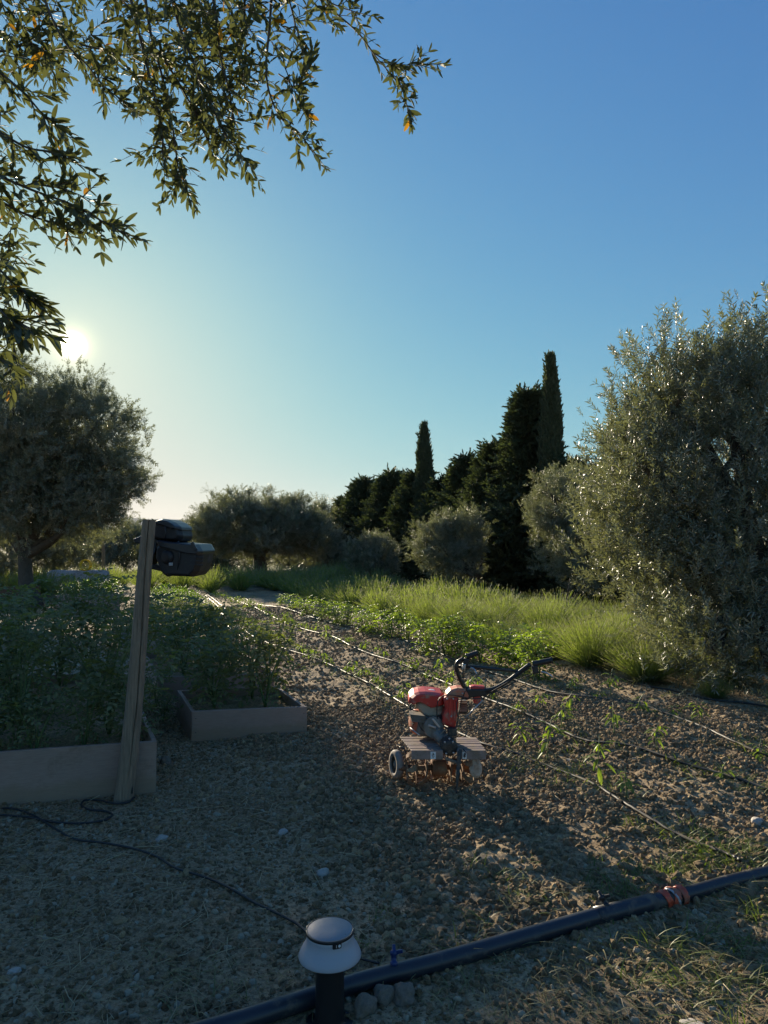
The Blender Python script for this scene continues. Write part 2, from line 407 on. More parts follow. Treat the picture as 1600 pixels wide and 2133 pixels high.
dt = lambda x, y: .03 + g_till(x, y) * (.6 + .4 * sstep(.3, .62, vn2(x / .55, y / .55, 41)))
lay('soil_clods', CLOD, 170000, 1.7, 6.5, .005, .044, .05, dt, 7.5, kind='stuff', label='loose crumbs and clods of brown soil')
lay('soil_clods', CLOD, 140000, 5, 16, .007, .046, .05, dt, 6.5, kind='stuff', label='loose clods of brown soil further back')
lay('soil_crumbs', CLOD, 95000, 1.5, 6.5, .005, .026, .06, lambda x, y: 1.05 - g_till(x, y), 4.5, kind='stuff', label='fine soil crumbs on the trodden ground')
lay('soil_crumbs', CLOD, 60000, 6, 20, .008, .024, .06, lambda x, y: 1.05 - g_till(x, y), 3.5, kind='stuff', label='crumbs and grit on the paths between the raised beds')
lay('pebbles', PEB, 34000, 1.5, 9, .005, .032, .10, lambda x, y: 1 - .6 * g_till(x, y), 4.5, kind='stuff', label='small pale pebbles lying on the soil')
def blade_t(l, wd, bend, n=3):
    """a grass blade along x, bending down -z; quads"""
    V = []; Fc = []
    for i in range(n + 1):
        u = i / n; x = l * u; z = -bend * u * u * l; hw = wd * (1 - u ** 1.6) * .5 + wd * .04
        V += [(x, -hw, z), (x, hw, z)]
    for i in range(n): Fc.append((2 * i, 2 * i + 1, 2 * i + 3, 2 * i + 2))
    return np.array(V), np.array(Fc)
straws = []
for s in range(5):
    l_ = 1.0; pts = [(-.5, 0, 0), (-.1, .02 * random.uniform(-1, 1), .015), (.2, .05 * random.uniform(-1, 1), .0), (.5, .12 * random.uniform(-1, 1), .02)]
    straws.append(quads_to_mesh('straw', [tube_np(pts, [.012, .011, .010, .006], 4)], (M['straw'],)))
STRAW = protos('straw_kind', straws)
p = ground_pts(4200, 1.55, 5.6, dens=lambda x, y: .12 + (1 - g_till(x, y)) * sstep(.35, .75, vn2(x / .5, y / .5, 31)))
e = np.column_stack([rng.normal(0, .12, len(p)), rng.normal(0, .16, len(p)), rng.uniform(0, 6.3, len(p))])
scatter('straw_litter', STRAW, np.column_stack([p, gzv(p[:, 0], p[:, 1]) + .012]), e, .02 + .13 * rng.uniform(0, 1, len(p)) ** 2.5, kind='stuff', label='dry straw and stalks scattered over the trodden soil')
def tuft(n, h, spread, mat, wd=.006, bend=.6):
    TV, TF = blade_t(1, wd / h, bend, 4); d = rdir(n, .35, .98); d[:, :2] *= spread
    P = np.column_stack([rng.normal(0, .02 + .02 * spread, (n, 2)), np.zeros(n)])
    V_, F_ = stamp(TV, TF, P, frames(d), h * rng.uniform(.45, 1.1, n)); return mesh_np('tuft', V_, F_, (mat,), True)
GRASS = protos('grass_kind', [tuft(16, .11, 1.2, M['grass']) for _ in range(4)])
DRY = protos('dry_kind', [tuft(13, .13, 1.6, M['dry_grass'], .005, .9) for _ in range(4)])
def px_patch(name, coll, spots, smin=.6, smax=1.3, **k):
    P = []
    for px, py, rx, n in spots:
        c = gp(px, py); q = rng.normal(0, rx, (n, 2)) + [c.x, c.y]; P.append(q)
    P = np.concatenate(P); n = len(P)
    return scatter(name, coll, np.column_stack([P, gzv(P[:, 0], P[:, 1])]), np.column_stack([np.zeros((n, 2)), rng.uniform(0, 6.3, n)]), rng.uniform(smin, smax, n), **k)
px_patch('grass', GRASS, [(1470, 1800, .10, 24), (1400, 1822, .09, 24), (1540, 1790, .09, 18), (1250, 1850, .1, 9), (1330, 1830, .08, 12), (1500, 1770, .12, 12), (1090, 1600, .1, 8), (1210, 1630, .08, 10), (1360, 1720, .13, 13), (1430, 1740, .12, 15), (1480, 1770, .08, 10), (1300, 1840, .08, 8),
    (1500, 1640, .13, 13), (1560, 1660, .12, 10), (1430, 1620, .1, 6), (1250, 1650, .08, 7), (1180, 1610, .10, 9), (1500, 1980, .16, 18), (1400, 2000, .12, 13), (1560, 1900, .12, 12),
    (1590, 1580, .12, 10), (1540, 1560, .14, 8), (1020, 1830, .1, 8), (1080, 1870, .1, 7), (1330, 2060, .12, 9), (830, 1900, .04, 3), (720, 1960, .05, 3), (980, 1960, .05, 4), (1160, 1560, .1, 8), (1240, 1600, .08, 6)],
    .45, 1.0, kind='stuff', label='fresh green grass tufts along the black pipe and drip lines')
px_patch('dry_grass', DRY, [(520, 1990, .12, 7), (480, 2040, .12, 6), (640, 2080, .10, 8), (1230, 2090, .22, 24), (1400, 2090, .25, 27), (1540, 2060, .2, 22), (860, 2050, .10, 12), (960, 2090, .16, 18), (1100, 2060, .14, 14),
    (1150, 1890, .14, 9), (60, 1960, .2, 6), (150, 2040, .2, 5), (300, 2080, .22, 6), (1480, 1880, .15, 13), (1080, 1960, .08, 6), (420, 2110, .2, 6), (1300, 1960, .2, 12)],
    .4, 1.0, kind='stuff', label='withered yellow grass and weeds around the black pipe')

# ------------------------------------------------------------------ leaves and crowns
def leaf_t(l=1.0, w_=.22, fold=.05, curve=.06, n=4):
    """lance shaped leaf along x, two strips folded on the midrib"""
    V = []; Fc = []
    for i in range(n + 1):
        u = i / n; wd = w_ * .5 * math.sin(math.pi * min(1, u * .93 + .035)) ** .62 * (1.05 - .12 * u); z = -curve * (2 * u - 1) ** 2 * l
        V += [(l * u, -wd, z + fold * wd / w_), (l * u, 0, z), (l * u, wd, z + fold * wd / w_)]
    for i in range(n): a = 3 * i; Fc += [(a, a + 1, a + 4, a + 3), (a + 1, a + 2, a + 5, a + 4)]
    return np.array(V), np.array(Fc)
LEAF_LO = leaf_t(1, .24, .08, .06, 2); LEAF_HI = leaf_t(1, .24, .10, .08, 5)
def twig_geo(length, leaf_l, pairs, T, spread=.9, jit=.25):
    """opposite pairs of leaves along a twig that points along x"""
    n = pairs * 2 + 1; u = np.repeat(np.linspace(.12, 1, pairs), 2); u = np.append(u, 1.0)
    P = np.column_stack([u * length, np.zeros(n), -.10 * length * u * u]); ang = np.repeat(np.arange(pairs) * 1.57 + rng.uniform(0, 3), 2); ang[1::2] += math.pi; ang = np.append(ang, 0)
    sp = np.full(n, spread) * rng.uniform(.6, 1.2, n); sp[-1] = .05
    d = np.column_stack([np.cos(sp), np.sin(sp) * np.cos(ang), np.sin(sp) * np.sin(ang)]) + rng.normal(0, jit * .5, (n, 3))
    return stamp(T[0], T[1], P, frames(d, rng.uniform(-.6, .6, n)), leaf_l * rng.uniform(.7, 1.15, n))
def twig_mesh(length, leaf_l, pairs, T, mat):
    V_, F_ = twig_geo(length, leaf_l, pairs, T); st = tube_np([(0, 0, 0), (length * .5, 0, -.02 * length), (length, 0, -.1 * length)], [.0022, .0018, .001], 3, False)
    a, b = merge([(V_, F_), st]); return mesh_np('olive_twig', a, b, (mat,), False)
OTWIG = protos('olive_twig_kind', [twig_mesh(.20, .062, 8, LEAF_LO, M['olive_leaf']) for _ in range(5)])
OSPRAY = protos('olive_spray_kind', [])
_sp = []
for _ in range(4):       # a spray of three twigs, for the farther olives
    parts = []
    for k in range(4):
        V_, F_ = twig_geo(.30, .075, 8, LEAF_LO); a, b_ = rng.normal(0, .45), rng.normal(0, .45)
        Mx = np.array(Matrix.Rotation(a, 3, 'Z') @ Matrix.Rotation(b_, 3, 'Y')); parts.append((V_ @ Mx.T, F_))
    V_, F_ = merge(parts); _sp.append(mesh_np('olive_spray', V_, F_, (M['olive_leaf'],), False))
OSPRAY = protos('olive_sprays', _sp)
def conif_spray():
    parts = []; TV = np.array([(0, -.12, 0), (0, .12, 0), (.55, .17, 0), (1, 0, 0), (.55, -.17, 0)]); TF = np.array([(0, 1, 2, 4), (4, 2, 3, 3)])
    n = 46; u = rng.uniform(0, 1, n) ** .8; P = np.column_stack([u * .55, np.zeros(n), np.zeros(n)]) + rng.normal(0, .012, (n, 3))
    d = norm(np.column_stack([np.full(n, 1.0), rng.normal(0, .75, n) * (1.05 - u), rng.normal(0, .45, n) * (1.05 - u)]))
    P = P + d * rng.uniform(0, .13, n)[:, None] * (1.1 - u)[:, None]
    V_, F_ = stamp(TV, TF, P, frames(d, rng.uniform(-1.5, 1.5, n)), rng.uniform(.08, .15, n))
    me = bpy.data.meshes.new('cypress_spray'); me.from_pydata(V_.tolist(), [], [tuple(dict.fromkeys(f)) for f in F_.tolist()]); me.materials.append(M['cypress_leaf']); return me
CSPRAY = protos('cypress_sprays', [conif_spray() for _ in range(6)])

def lobe_points(lobes, n, seed, shell=.72, gap=.0, freq=1.3):
    """points and outward directions near the surface of a crown made of ellipsoids (centre, radii)"""
    L = np.array([l[:6] for l in lobes], float); wgt = (L[:, 3] * L[:, 4] + L[:, 4] * L[:, 5] + L[:, 3] * L[:, 5]); wgt /= wgt.sum(); P = []; D = []; tot = 0
    while tot < n:
        k = rng.choice(len(L), n, p=wgt); d = rdir(n); r = shell + (1.0 - shell) * rng.uniform(0, 1, n) ** .6
        q = L[k, :3]; rad = L[k, 3:]
        bumpy = 1 + (vn3((q + d * rad) * freq, seed) - .5) * .75 + (vn3((q + d * rad) * freq * 2.7, seed + 1) - .5) * .42
        p = q + d * rad * (r * bumpy)[:, None]
        keep = np.ones(n, bool)
        for j in range(len(L)):
            e = (((p - L[j, :3]) / L[j, 3:]) ** 2).sum(1); keep &= (k == j) | (e > .45)
        if gap: keep &= vn3(p * freq * 1.9 + 31, seed + 5) > gap
        keep &= p[:, 2] > .12
        P.append(p[keep]); D.append(norm(d / rad)[keep]); tot += keep.sum()
    return np.concatenate(P)[:n], np.concatenate(D)[:n]
def olive_tree(label, base, lobes, trunk, n, proto, scale, seed, shoots=60, up=.55, gap=.33, freq=1.3, group=None, trunk_r=.2, name='olive_tree', cat='tree'):
    root = empty(name, base, 0, label=label, cat=cat, group=group)
    b = Vector(base); lob = [(l[0] - b.x, l[1] - b.y, l[2], *[q * .90 for q in l[3:]]) for l in lobes]
    n1 = int(n * .36); P, D = lobe_points(lob, n1, seed, shell=.45, gap=gap, freq=freq)
    K = max(24, n // 26); C_, Dc = lobe_points(lob, K, seed + 9, shell=.58, gap=0, freq=freq); far_ = proto is OSPRAY      # boughs: plumes of twigs with gaps between
    Dc = norm(Dc + [0, 0, up] + rng.normal(0, .25, Dc.shape)); j = rng.integers(0, K, n - n1); u_ = rng.uniform(-.55, 1, n - n1); LL = (.50 if far_ else .42) * scale * rng.uniform(.5, 1.35, K)[j]; rc = (.26 if far_ else .17) * scale
    off = rng.normal(0, 1, (n - n1, 3)) * (rc * np.clip(1.05 - .75 * u_, .15, 1.2))[:, None]
    P2_ = C_[j] + Dc[j] * (u_ * LL)[:, None] + off; k2 = P2_[:, 2] > .1
    P = np.concatenate([P, P2_[k2]]); D = np.concatenate([D, norm(Dc[j] * 1.2 + off / rc * .5)[k2]])
    d = norm(D + rng.normal(0, .55, D.shape) + [0, 0, up]); S = scale * rng.uniform(.65, 1.2, len(P))
    Ps, Ds, Ss = [P], [d], [S]
    P2, D2 = lobe_points(lob, shoots, seed + 50, shell=.93, gap=0, freq=freq)   # long shoots that break the outline
    d2 = norm(D2 + [0, 0, 1.0] + rng.normal(0, .3, D2.shape))
    for k in range(4):
        Ps.append(P2 + d2 * (k * .17 * scale)); Ds.append(norm(d2 + rng.normal(0, .3, d2.shape))); Ss.append(np.full(len(P2), scale * (1 - .15 * k)))
    P, d, S = map(np.concatenate, (Ps, Ds, Ss))
    scatter('crown', proto, P, eulers(frames(d, rng.uniform(-3, 3, len(d)))), S, root, kind='stuff')
    paths = []
    t0 = Vector((0, 0, -.15)); lean = Vector(trunk[:3]) - Vector((b.x, b.y, 0)) if trunk else Vector((0, 0, 1))
    fork = lean
    mid = (t0 + fork) * .5 + Vector((random.uniform(-.08, .08), random.uniform(-.08, .08), 0))
    paths.append((smooth_path([t0, t0 + Vector((.02, .01, .2)), mid, fork], 5), None))
    L0 = len(paths[0][0]); paths[0] = (paths[0][0], np.interp(np.arange(L0), [0, 4, L0 * .6, L0 - 1], [trunk_r * 1.6, trunk_r * 1.1, trunk_r * .85, trunk_r * .75]))
    for l in lob:
        c = Vector(l[:3]); e_ = c + Vector((random.uniform(-.3, .3) * l[3], random.uniform(-.3, .3) * l[4], .45 * l[5])); m_ = (fork + c) * .5 + Vector((random.uniform(-.2, .2), random.uniform(-.2, .2), -.1))
        pth = smooth_path([fork - Vector((0, 0, .1)), m_, c, e_], 4); paths.append((pth, np.linspace(trunk_r * .5, trunk_r * .1, len(pth))))
        for _ in range(3):
            q = c + Vector((random.uniform(-.75, .75) * l[3], random.uniform(-.75, .75) * l[4], random.uniform(-.2, .75) * l[5])); pth = smooth_path([m_, (m_ + q) * .5 + Vector((0, 0, .1)), q], 3); paths.append((pth, np.linspace(trunk_r * .22, trunk_r * .05, len(pth))))
    tubes('trunk', paths, M['bark'], root, 8, True, .06)
    return root
def P_(px, py, d, rx, ry=None, rz=None):
    """a crown lobe centred where the photo shows (px, py) d metres out; radii in metres"""
    v = dp3(px, py, d); return (v.x, v.y, v.z, rx, ry or rx, rz or rx)

# right-hand big olive
olive_tree('big bushy silver-green olive tree filling the right edge beside the lavender', (4.35, 8.3, 0),
    [P_(1500, 1010, 8.3, 1.2, 1.4, 1.25), P_(1365, 990, 8.2, .64, .9, .70), P_(1535, 832, 8.4, .66, .9, .56), P_(1425, 838, 8.4, .56, .7, .50), P_(1650, 860, 8.6, 1.0, 1.1, .92), P_(1310, 935, 8.5, .34, .5, .34), P_(1640, 1150, 8, 1.5, 1.4, 1.3),
     P_(1440, 1225, 7.9, .60, .9, .52), P_(1545, 1325, 7.6, .50, .8, .40), P_(1490, 1350, 7.2, .50, .6, .32), P_(1595, 1372, 7.0, .55, .6, .32), P_(1350, 1135, 8.2, .60, .8, .55), P_(1610, 1000, 8.4, 1.6, 1.5, 1.6)],
    (4.5, 8.4, 1.1), 13000, OTWIG, 1.05, 1, 130, .75, .22, 1.2, trunk_r=.22)
# left olive behind the beds: its long shade covers the foreground
olive_tree('tall hazy olive tree under the sun behind the raised beds', gp(70, 1264),
    [P_(188, 897, 16, .80, 1.1, .90), P_(228, 985, 16, .58, .9, .64), P_(120, 905, 16.3, 1.1, 1.3, 1.15), P_(10, 890, 16.6, 1.2, 1.4, 1.5), P_(160, 1020, 16.3, 1.1, 1.3, .66), P_(30, 1010, 16.4, 1.2, 1.4, .85), P_(-110, 950, 16.8, 1.4, 1.5, 1.6), P_(190, 1055, 15.8, .44, .7, .36), P_(80, 990, 16.3, 1.3, 1.3, 1.0), P_(50, 1062, 16.0, 1.3, 1.2, .48), P_(150, 1078, 15.9, .62, .8, .34)],
    (gp(70, 1264).x - .4, 16.4, 1.2), 7600, OSPRAY, .80, 2, 150, .35, .28, 1.3, trunk_r=.2)
# middle olive
olive_tree('broad round olive tree on a thick trunk beyond the crop rows', gp(546, 1205),
    [P_(492, 1100, 27.5, 1.2, 1.6, 1.05), P_(600, 1103, 27.5, 1.1, 1.6, .98), P_(545, 1090, 28, 1.1, 1.5, .9), P_(440, 1120, 27.5, .75, 1.1, .8), P_(655, 1120, 27.5, .6, 1.1, .8), P_(540, 1120, 27.8, 1.7, 1.5, .7)],
    (gp(546, 1205).x - .1, gp(546, 1205).y, 1.2), 3600, OSPRAY, .95, 3, 200, .8, .28, 1.3, trunk_r=.30)
# younger olives along the cypress windbreak
olive_tree('small round grey-green olive bush before the cypresses, left of a larger one', (dp3(782, 1206, 22.5).x, 22.5, 0),
    [P_(782, 1160, 22.5, .62, .8, .56), P_(755, 1172, 22.5, .33, .5, .42), P_(812, 1170, 22.5, .31, .5, .40), P_(772, 1132, 22.5, .28, .4, .26), P_(800, 1140, 22.5, .22, .4, .22), P_(742, 1155, 22.5, .2, .4, .22)], (gp(782, 1206).x, 22.5, .5), 1100, OSPRAY, .55, 4, 90, .8, .3, 2.2, trunk_r=.08)
olive_tree('mid-sized grey-green olive with two lobes before the dark cypresses', (dp3(945, 1206, 18.3).x, 18.3, 0),
    [P_(915, 1155, 18.3, .52, .7, .50), P_(975, 1132, 18.3, .36, .6, .40), P_(955, 1180, 18.3, .55, .7, .38), P_(905, 1120, 18.3, .32, .5, .34), P_(985, 1100, 18.3, .22, .4, .26), P_(940, 1105, 18.3, .2, .4, .22), P_(888, 1135, 18.3, .22, .4, .22), P_(930, 1098, 18.3, .16, .3, .2)], (gp(945, 1215).x, 18.3, .6), 2000, OSPRAY, .52, 5, 130, .8, .3, 2.0, trunk_r=.1)
olive_tree('grey-green olive tucked between the tall column cypress and the big olive', gp(1190, 1262),
    [P_(1180, 1060, 15.5, .72, .9, .55), P_(1185, 1140, 15.3, .80, .9, .65), P_(1240, 1110, 15.5, .6, .9, .9), P_(1150, 1080, 15.4, .35, .6, .4), P_(1220, 1190, 15.2, .55, .8, .4), P_(1150, 1020, 15.4, .3, .5, .26), P_(1205, 1012, 15.4, .36, .5, .28)], (gp(1190, 1262).x, 16, .7), 2600, OSPRAY, .48, 6, 150, .8, .28, 1.9, trunk_r=.12)
# undergrowth at the left
olive_tree('low olive bush under the hazy tree, against its trunk', gp(20, 1225),
    [P_(25, 1145, 21, .8, 1, .7), P_(-30, 1150, 21, .9, 1, .8)], (gp(20, 1225).x, gp(20, 1225).y, .4), 900, OSPRAY, .7, 7, 30, .4, .15, 1.4, trunk_r=.1)
olive_tree('loose olive bush just right of the hazy tree trunk', gp(125, 1222),
    [P_(120, 1130, 22, .95, 1, .75), P_(165, 1120, 22.2, .6, .8, .6), P_(95, 1165, 22, .6, .8, .5)], (gp(125, 1222).x, gp(125, 1222).y, .4), 1100, OSPRAY, .7, 8, 40, .4, .2, 1.4, trunk_r=.1)
for k, (px, py, d, rx, rz, lb) in enumerate([(262, 1140, 34, 1.2, 1.0, 'dark shrub in the distance behind the thin post'), (330, 1140, 38, 1.4, .9, 'dark shrub in the distance behind the thick wooden post'), (385, 1138, 42, 1.2, 1.0, 'far dark shrub left of the broad round olive'),
        (420, 1150, 33, 1.2, 1.0, 'low shrub at the left foot of the broad round olive'), (480, 1160, 34, 1.5, .8, 'low shrub behind the thick trunk of the broad olive'), (610, 1150, 35, 1.4, 1.1, 'low shrub right of the thick trunk of the broad olive'), (668, 1125, 31, .75, 1.2, 'slim grey shrub between broad olive and cypresses'), (700, 1165, 30, .9, .6, 'low grey shrub at the left foot of the cypresses'), (180, 1150, 32, 1.5, 1.0, 'dark shrub in the distance left of the thin post')]):
    olive_tree(lb, (dp3(px, py, d).x, d, 0), [P_(px, py, d, rx, 1.2, rz), P_(px + rx * 12, py + 14, d, rx * .7, 1, rz * .8), P_(px - rx * 16, py + 10, d, rx * .6, 1, rz * .8)], (dp3(px, py, d).x, d, .3), 800, OSPRAY, 1.0, 20 + k, 26, .6, .1, .9, trunk_r=.1, name='shrub', cat='shrub', group='shrubs beyond the garden')

def cypress(label, px, ptop, d, wpx, kind='cone', base_y=None, n=1500, tops=None, seed=0, group='cypresses of the windbreak'):
    x = (px - 800) / F * d; H = CAM_H - (ptop - HORIZ) / F * d; Rb = wpx / 2 / F * d
    root = empty('cypress_tree', (x, d, 0), random.uniform(0, 6), label=label, cat='tree', group=group)
    Ps, Ds = [], []
    if kind == 'column':
        for (dx, dtop, rr) in (tops or [(0, 0, 1)]):
            m = int(n * rr); h = H - dtop; u = rng.uniform(0, 1, m) ** .9; a = rng.uniform(0, 6.3, m)
            prof = np.clip(np.minimum(1, (1 - u) * (3.6 if rr > .5 else 5)) ** .8, 0.02, 1) * (.88 + .12 * np.cos(u * 3)) * np.minimum(1, .75 + u * 3)
            rad = Rb * rr * prof * rng.uniform(.45, 1.0, m) ** .5 * (1 + .28 * (vn2(a * 2.2, u * h * 1.1, seed) - .5))
            Ps.append(np.column_stack([np.cos(a) * rad + dx * Rb, np.sin(a) * rad, .2 + u * (h - .5)])); Ds.append(np.column_stack([np.cos(a) * .22, np.sin(a) * .22, np.ones(m)]) + rng.normal(0, .16, (m, 3)))
        sc = .46
    else:
        nb = int(n / 16); u = rng.uniform(0, 1, nb) ** .85
        for k in range(nb):
            z = u[k] * H * .97; rmax = Rb * (min(1, (1 - u[k]) * 1.2 + .02) ** (1.25 if 'cone-shaped' in label else .9)) * (1 if z > .8 else .8) * random.choice((.5, .75, .9, 1.0, 1.1, 1.28)); a = random.uniform(0, 6.3)
            upk = random.uniform(.0, .6) * (1.1 - u[k] * .5); m = 16; q = np.linspace(.25, 1, m) ** .9
            dirv = np.array([math.cos(a), math.sin(a), 0])
            P = dirv * (q * rmax)[:, None] + [0, 0, z] + np.outer(q ** 2 * upk * rmax * .6, [0, 0, 1]) + rng.normal(0, .06 + .05 * Rb, (m, 3)) * [1, 1, .6]
            Ps.append(P); Ds.append(np.tile(dirv * .8 + [0, 0, upk], (m, 1)) + rng.normal(0, .38, (m, 3)))
        Ps.append(np.column_stack([rng.normal(0, .05, 8), rng.normal(0, .05, 8), H - np.linspace(0.25, 1.2, 8)])); Ds.append(np.tile([0, 0, 1.0], (8, 1)) + rng.normal(0, .15, (8, 3)))
        sc = .62
    P = np.concatenate(Ps); D = norm(np.concatenate(Ds)); P[:, 2] = np.maximum(P[:, 2], .1)
    scatter('crown', CSPRAY, P, eulers(frames(D, rng.uniform(-3, 3, len(D)))), sc * rng.uniform(.7, 1.25, len(P)), root, kind='stuff')
    tubes('trunk', [([(0, 0, -.2), (0, 0, H * .5), (0, 0, H * .9)], [.2 + .01 * H, .12, .03])], M['bark'], root, 8)
    return root
WB = lambda px: 11.9 / (.9165 * (px - 800) / F + .4)        # the windbreak's distance, parallel to the rows
cypress('tall slender column cypress with a split tip, highest of the windbreak', 1150, 728, WB(1150), 54, 'column', n=6500, tops=[(-.34, 0, .70), (.40, .10, .60), (.80, 1.9, .36), (0, .5, .8)], seed=3)
cypress('narrow spire-topped cypress standing alone above the middle of the windbreak', 885, 876, WB(885), 66, 'column', n=4200, tops=[(-.10, 0, .5), (.30, .85, .5), (-.45, 1.3, .45), (.1, 1.1, .8)], seed=4)
for k, (px, ptop, d, wpx, n, lb) in enumerate([
        (720, 1040, 29, 90, 1500, 'low ragged cypress at the left end of the windbreak'), (758, 1000, 28, 120, 2200, 'ragged dark cypress second from the left end of the windbreak'),
        (815, 985, 27, 120, 2200, 'dark cypress just left of the narrow spire-topped one'), (868, 985, 26.5, 110, 1900, 'dark bushy cypress at the foot of the narrow spire'),
        (925, 1005, 26, 120, 2000, 'rounded dark cypress just right of the narrow spire'), (972, 955, 25, 120, 2200, 'dark cypress with ragged shoots between spire and cone'),
        (1035, 925, 24, 150, 2800, 'wide dark cypress with layered boughs left of the cone-shaped one'), (1102, 812, 23, 150, 3400, 'broad cone-shaped cypress leaning on the tall column'),
        (1195, 965, 21.5, 110, 1700, 'dark cypress just right of the tall column'), (1250, 985, 20.5, 150, 2000, 'dark cypress mostly hidden behind the big olive'), (1100, 1010, 22, 170, 2200, 'low dense cypress under the cone-shaped one'),
        (1010, 1040, 24, 160, 2200, 'low dense cypress behind the two-lobed olive'), (1330, 1000, 19.5, 180, 1800, 'dark cypress behind the crown of the big olive'), (1420, 990, 18.5, 200, 1500, 'dark cypress at the right end of the windbreak')]):
    cypress(lb, px, ptop, WB(px) + .2 * (k % 3), wpx * (1.5 if 'cone-shaped' in lb else 1.25), 'cone', n=int(n * 2.7), seed=10 + k)
for k, (px, ptop, d, lb) in enumerate([(381, 1083, 120, 'tiny far cypress left of the broad olive'), (389, 1080, 120, 'tiny far cypress, tallest beside the broad olive'), (399, 1078, 115, 'tiny far cypress touching the broad olive'), (652, 1072, 90, 'tiny far cypress at the right of the broad olive'), (674, 1070, 80, 'tiny far pointed cypress before the windbreak'), (641, 1080, 95, 'tiny far cypress half sunk in the broad olive')]):
    cypress(lb, px, ptop, d, 13, 'column', n=120, group='far cypresses on the skyline', seed=40 + k)
for k, (px, ptop, d, wd_, lb) in enumerate([(325, 1088, 60, 60, 'far feathery dark tree behind the top of the wooden post'), (288, 1098, 62, 50, 'far feathery dark tree left of the wooden post')]):
    cypress(lb, px, ptop, d, wd_, 'cone', n=500, group='far dark trees', seed=60 + k)
# mountains
mx = np.linspace(-5200, 3500, 120); mh = 110 + 180 * vn2(mx / 900, mx * 0, 71) + 45 * vn2(mx / 260, mx * 0, 72)
Vm = np.concatenate([np.column_stack([mx, np.full_like(mx, 8200), np.full_like(mx, -5)]), np.column_stack([mx, np.full_like(mx, 8600), mh]), np.column_stack([mx, np.full_like(mx, 8990), np.full_like(mx, -5)])])
k = np.arange(119); Fm = np.concatenate([np.stack([k, k + 1, k + 121, k + 120], 1), np.stack([k + 120, k + 121, k + 241, k + 240], 1)])
M['mountain'] = simple('mountain', (.12, .13, .12), .9, scale=.01)
link('mountains', mesh_np('mountains', Vm, Fm, (M['mountain'],), True), kind='structure', label='pale far mountains on the horizon')

# thin air between here and the mountains
bm = bmesh.new(); add_box(bm, (0, 0, 184), (18600, 18600, 370)); hz = bm_obj('haze', bm, [], None); tag(hz, 'thin even haze in the air', kind='stuff')
hm_ = bpy.data.materials.new('haze_air'); hm_.use_nodes = True; t = hm_.node_tree; t.nodes.clear(); vo = t.nodes.new('ShaderNodeVolumePrincipled'); mo = t.nodes.new('ShaderNodeOutputMaterial'); t.links.new(vo.outputs[0], mo.inputs['Volume'])
vo.inputs['Color'].default_value = (.95, .97, 1, 1); vo.inputs['Density'].default_value = 3.5e-5; vo.inputs['Anisotropy'].default_value = .15
hz.data.materials.append(hm_)
# ------------------------------------------------------------------ lavender
ORD = ['first', 'second', 'third', 'fourth', 'fifth', 'sixth', 'seventh', 'eighth', 'ninth', 'tenth', 'eleventh', 'twelfth', 'thirteenth', 'fourteenth', 'fifteenth', 'sixteenth', 'seventeenth', 'eighteenth', 'nineteenth', 'twentieth']
def ordn(k):
    k += 1
    if k <= 20: return ORD[k - 1]
    tens = {2: 'twenty', 3: 'thirty', 4: 'forty', 5: 'fifty', 6: 'sixty', 7: 'seventy', 8: 'eighty', 9: 'ninety'}[k // 10]
    return {2: 'twentieth', 3: 'thirtieth', 4: 'fortieth', 5: 'fiftieth', 6: 'sixtieth', 7: 'seventieth', 8: 'eightieth', 9: 'ninetieth'}[k // 10] if k % 10 == 0 else tens + '-' + ORD[k % 10 - 1]
def lavender_mesh(seed, nst=430, nlf=750, wd=.0042, H=.62):
    d = rdir(nlf, .05, 1.0); d = norm(d * [1, 1, .8]); P = np.column_stack([d[:, 0] * .24, d[:, 1] * .24, .03 + d[:, 2] * .16]) * rng.uniform(.55, 1, (nlf, 1))
    TV, TF = blade_t(1, .05, .1, 2); lv = stamp(TV, TF, P, frames(norm(d + rng.normal(0, .3, d.shape))), rng.uniform(.09, .17, nlf))
    a = rng.uniform(0, 6.3, nst); tl = rng.uniform(0, 1, nst) ** .75 * .95; d = np.column_stack([np.sin(tl) * np.cos(a), np.sin(tl) * np.sin(a), np.cos(tl)]); d = norm(d + rng.normal(0, .12, d.shape))
    L = H * np.where(rng.uniform(0, 1, nst) < .08, 1.15, rng.uniform(.6, 1.0, nst)) * (1 - .12 * tl)
    n = 3; TVs = []; 
    TV, TF = blade_t(1, 1, .16, n); TV = TV.copy(); TV[:, 1] = np.tile([-.5, .5], n + 1)
    Rm = frames(d, rng.uniform(-3, 3, nst)); P = np.column_stack([d[:, 0], d[:, 1], np.zeros(nst)]) * .10 + [0, 0, .04]
    st = stamp(TV, TF, P, Rm, np.column_stack([L, np.full(nst, wd), L]))
    tip = P + np.einsum('nij,j->ni', Rm, np.array([1, 0, -.16])) * L[:, None]
    bt = np.array([(0, -.5, 0), (.5, -.9, 0), (1, 0, 0), (.5, .9, 0), (0, .5, 0)]); TVb = np.array([(-.15, -.5, 0), (-.15, .5, 0), (.55, .75, 0), (1.0, 0, 0), (.55, -.75, 0)]);
    TB = np.array([(-.1, -.4, 0), (-.1, .4, 0), (1, .25, 0), (1, -.25, 0)]); FB = np.array([(0, 1, 2, 3)])
    bd = stamp(TB, FB, tip, frames(norm(d + [0, 0, -.1]), rng.uniform(-3, 3, nst)), np.column_stack([rng.uniform(.025, .05, nst), np.full(nst, wd * 2.3), np.full(nst, 1.0)]))
    V_, F_ = merge([lv, st, bd]); mi = np.concatenate([np.zeros(len(lv[1])), np.ones(len(st[1])), np.full(len(bd[1]), 2)])
    return mesh_np('lavender', V_, F_, (M['lavender_leaf'], M['lavender_stem'], M['lavender_bud']), False, mi)
LAV_N = [lavender_mesh(s, 1250, 1000, .0022) for s in range(4)]
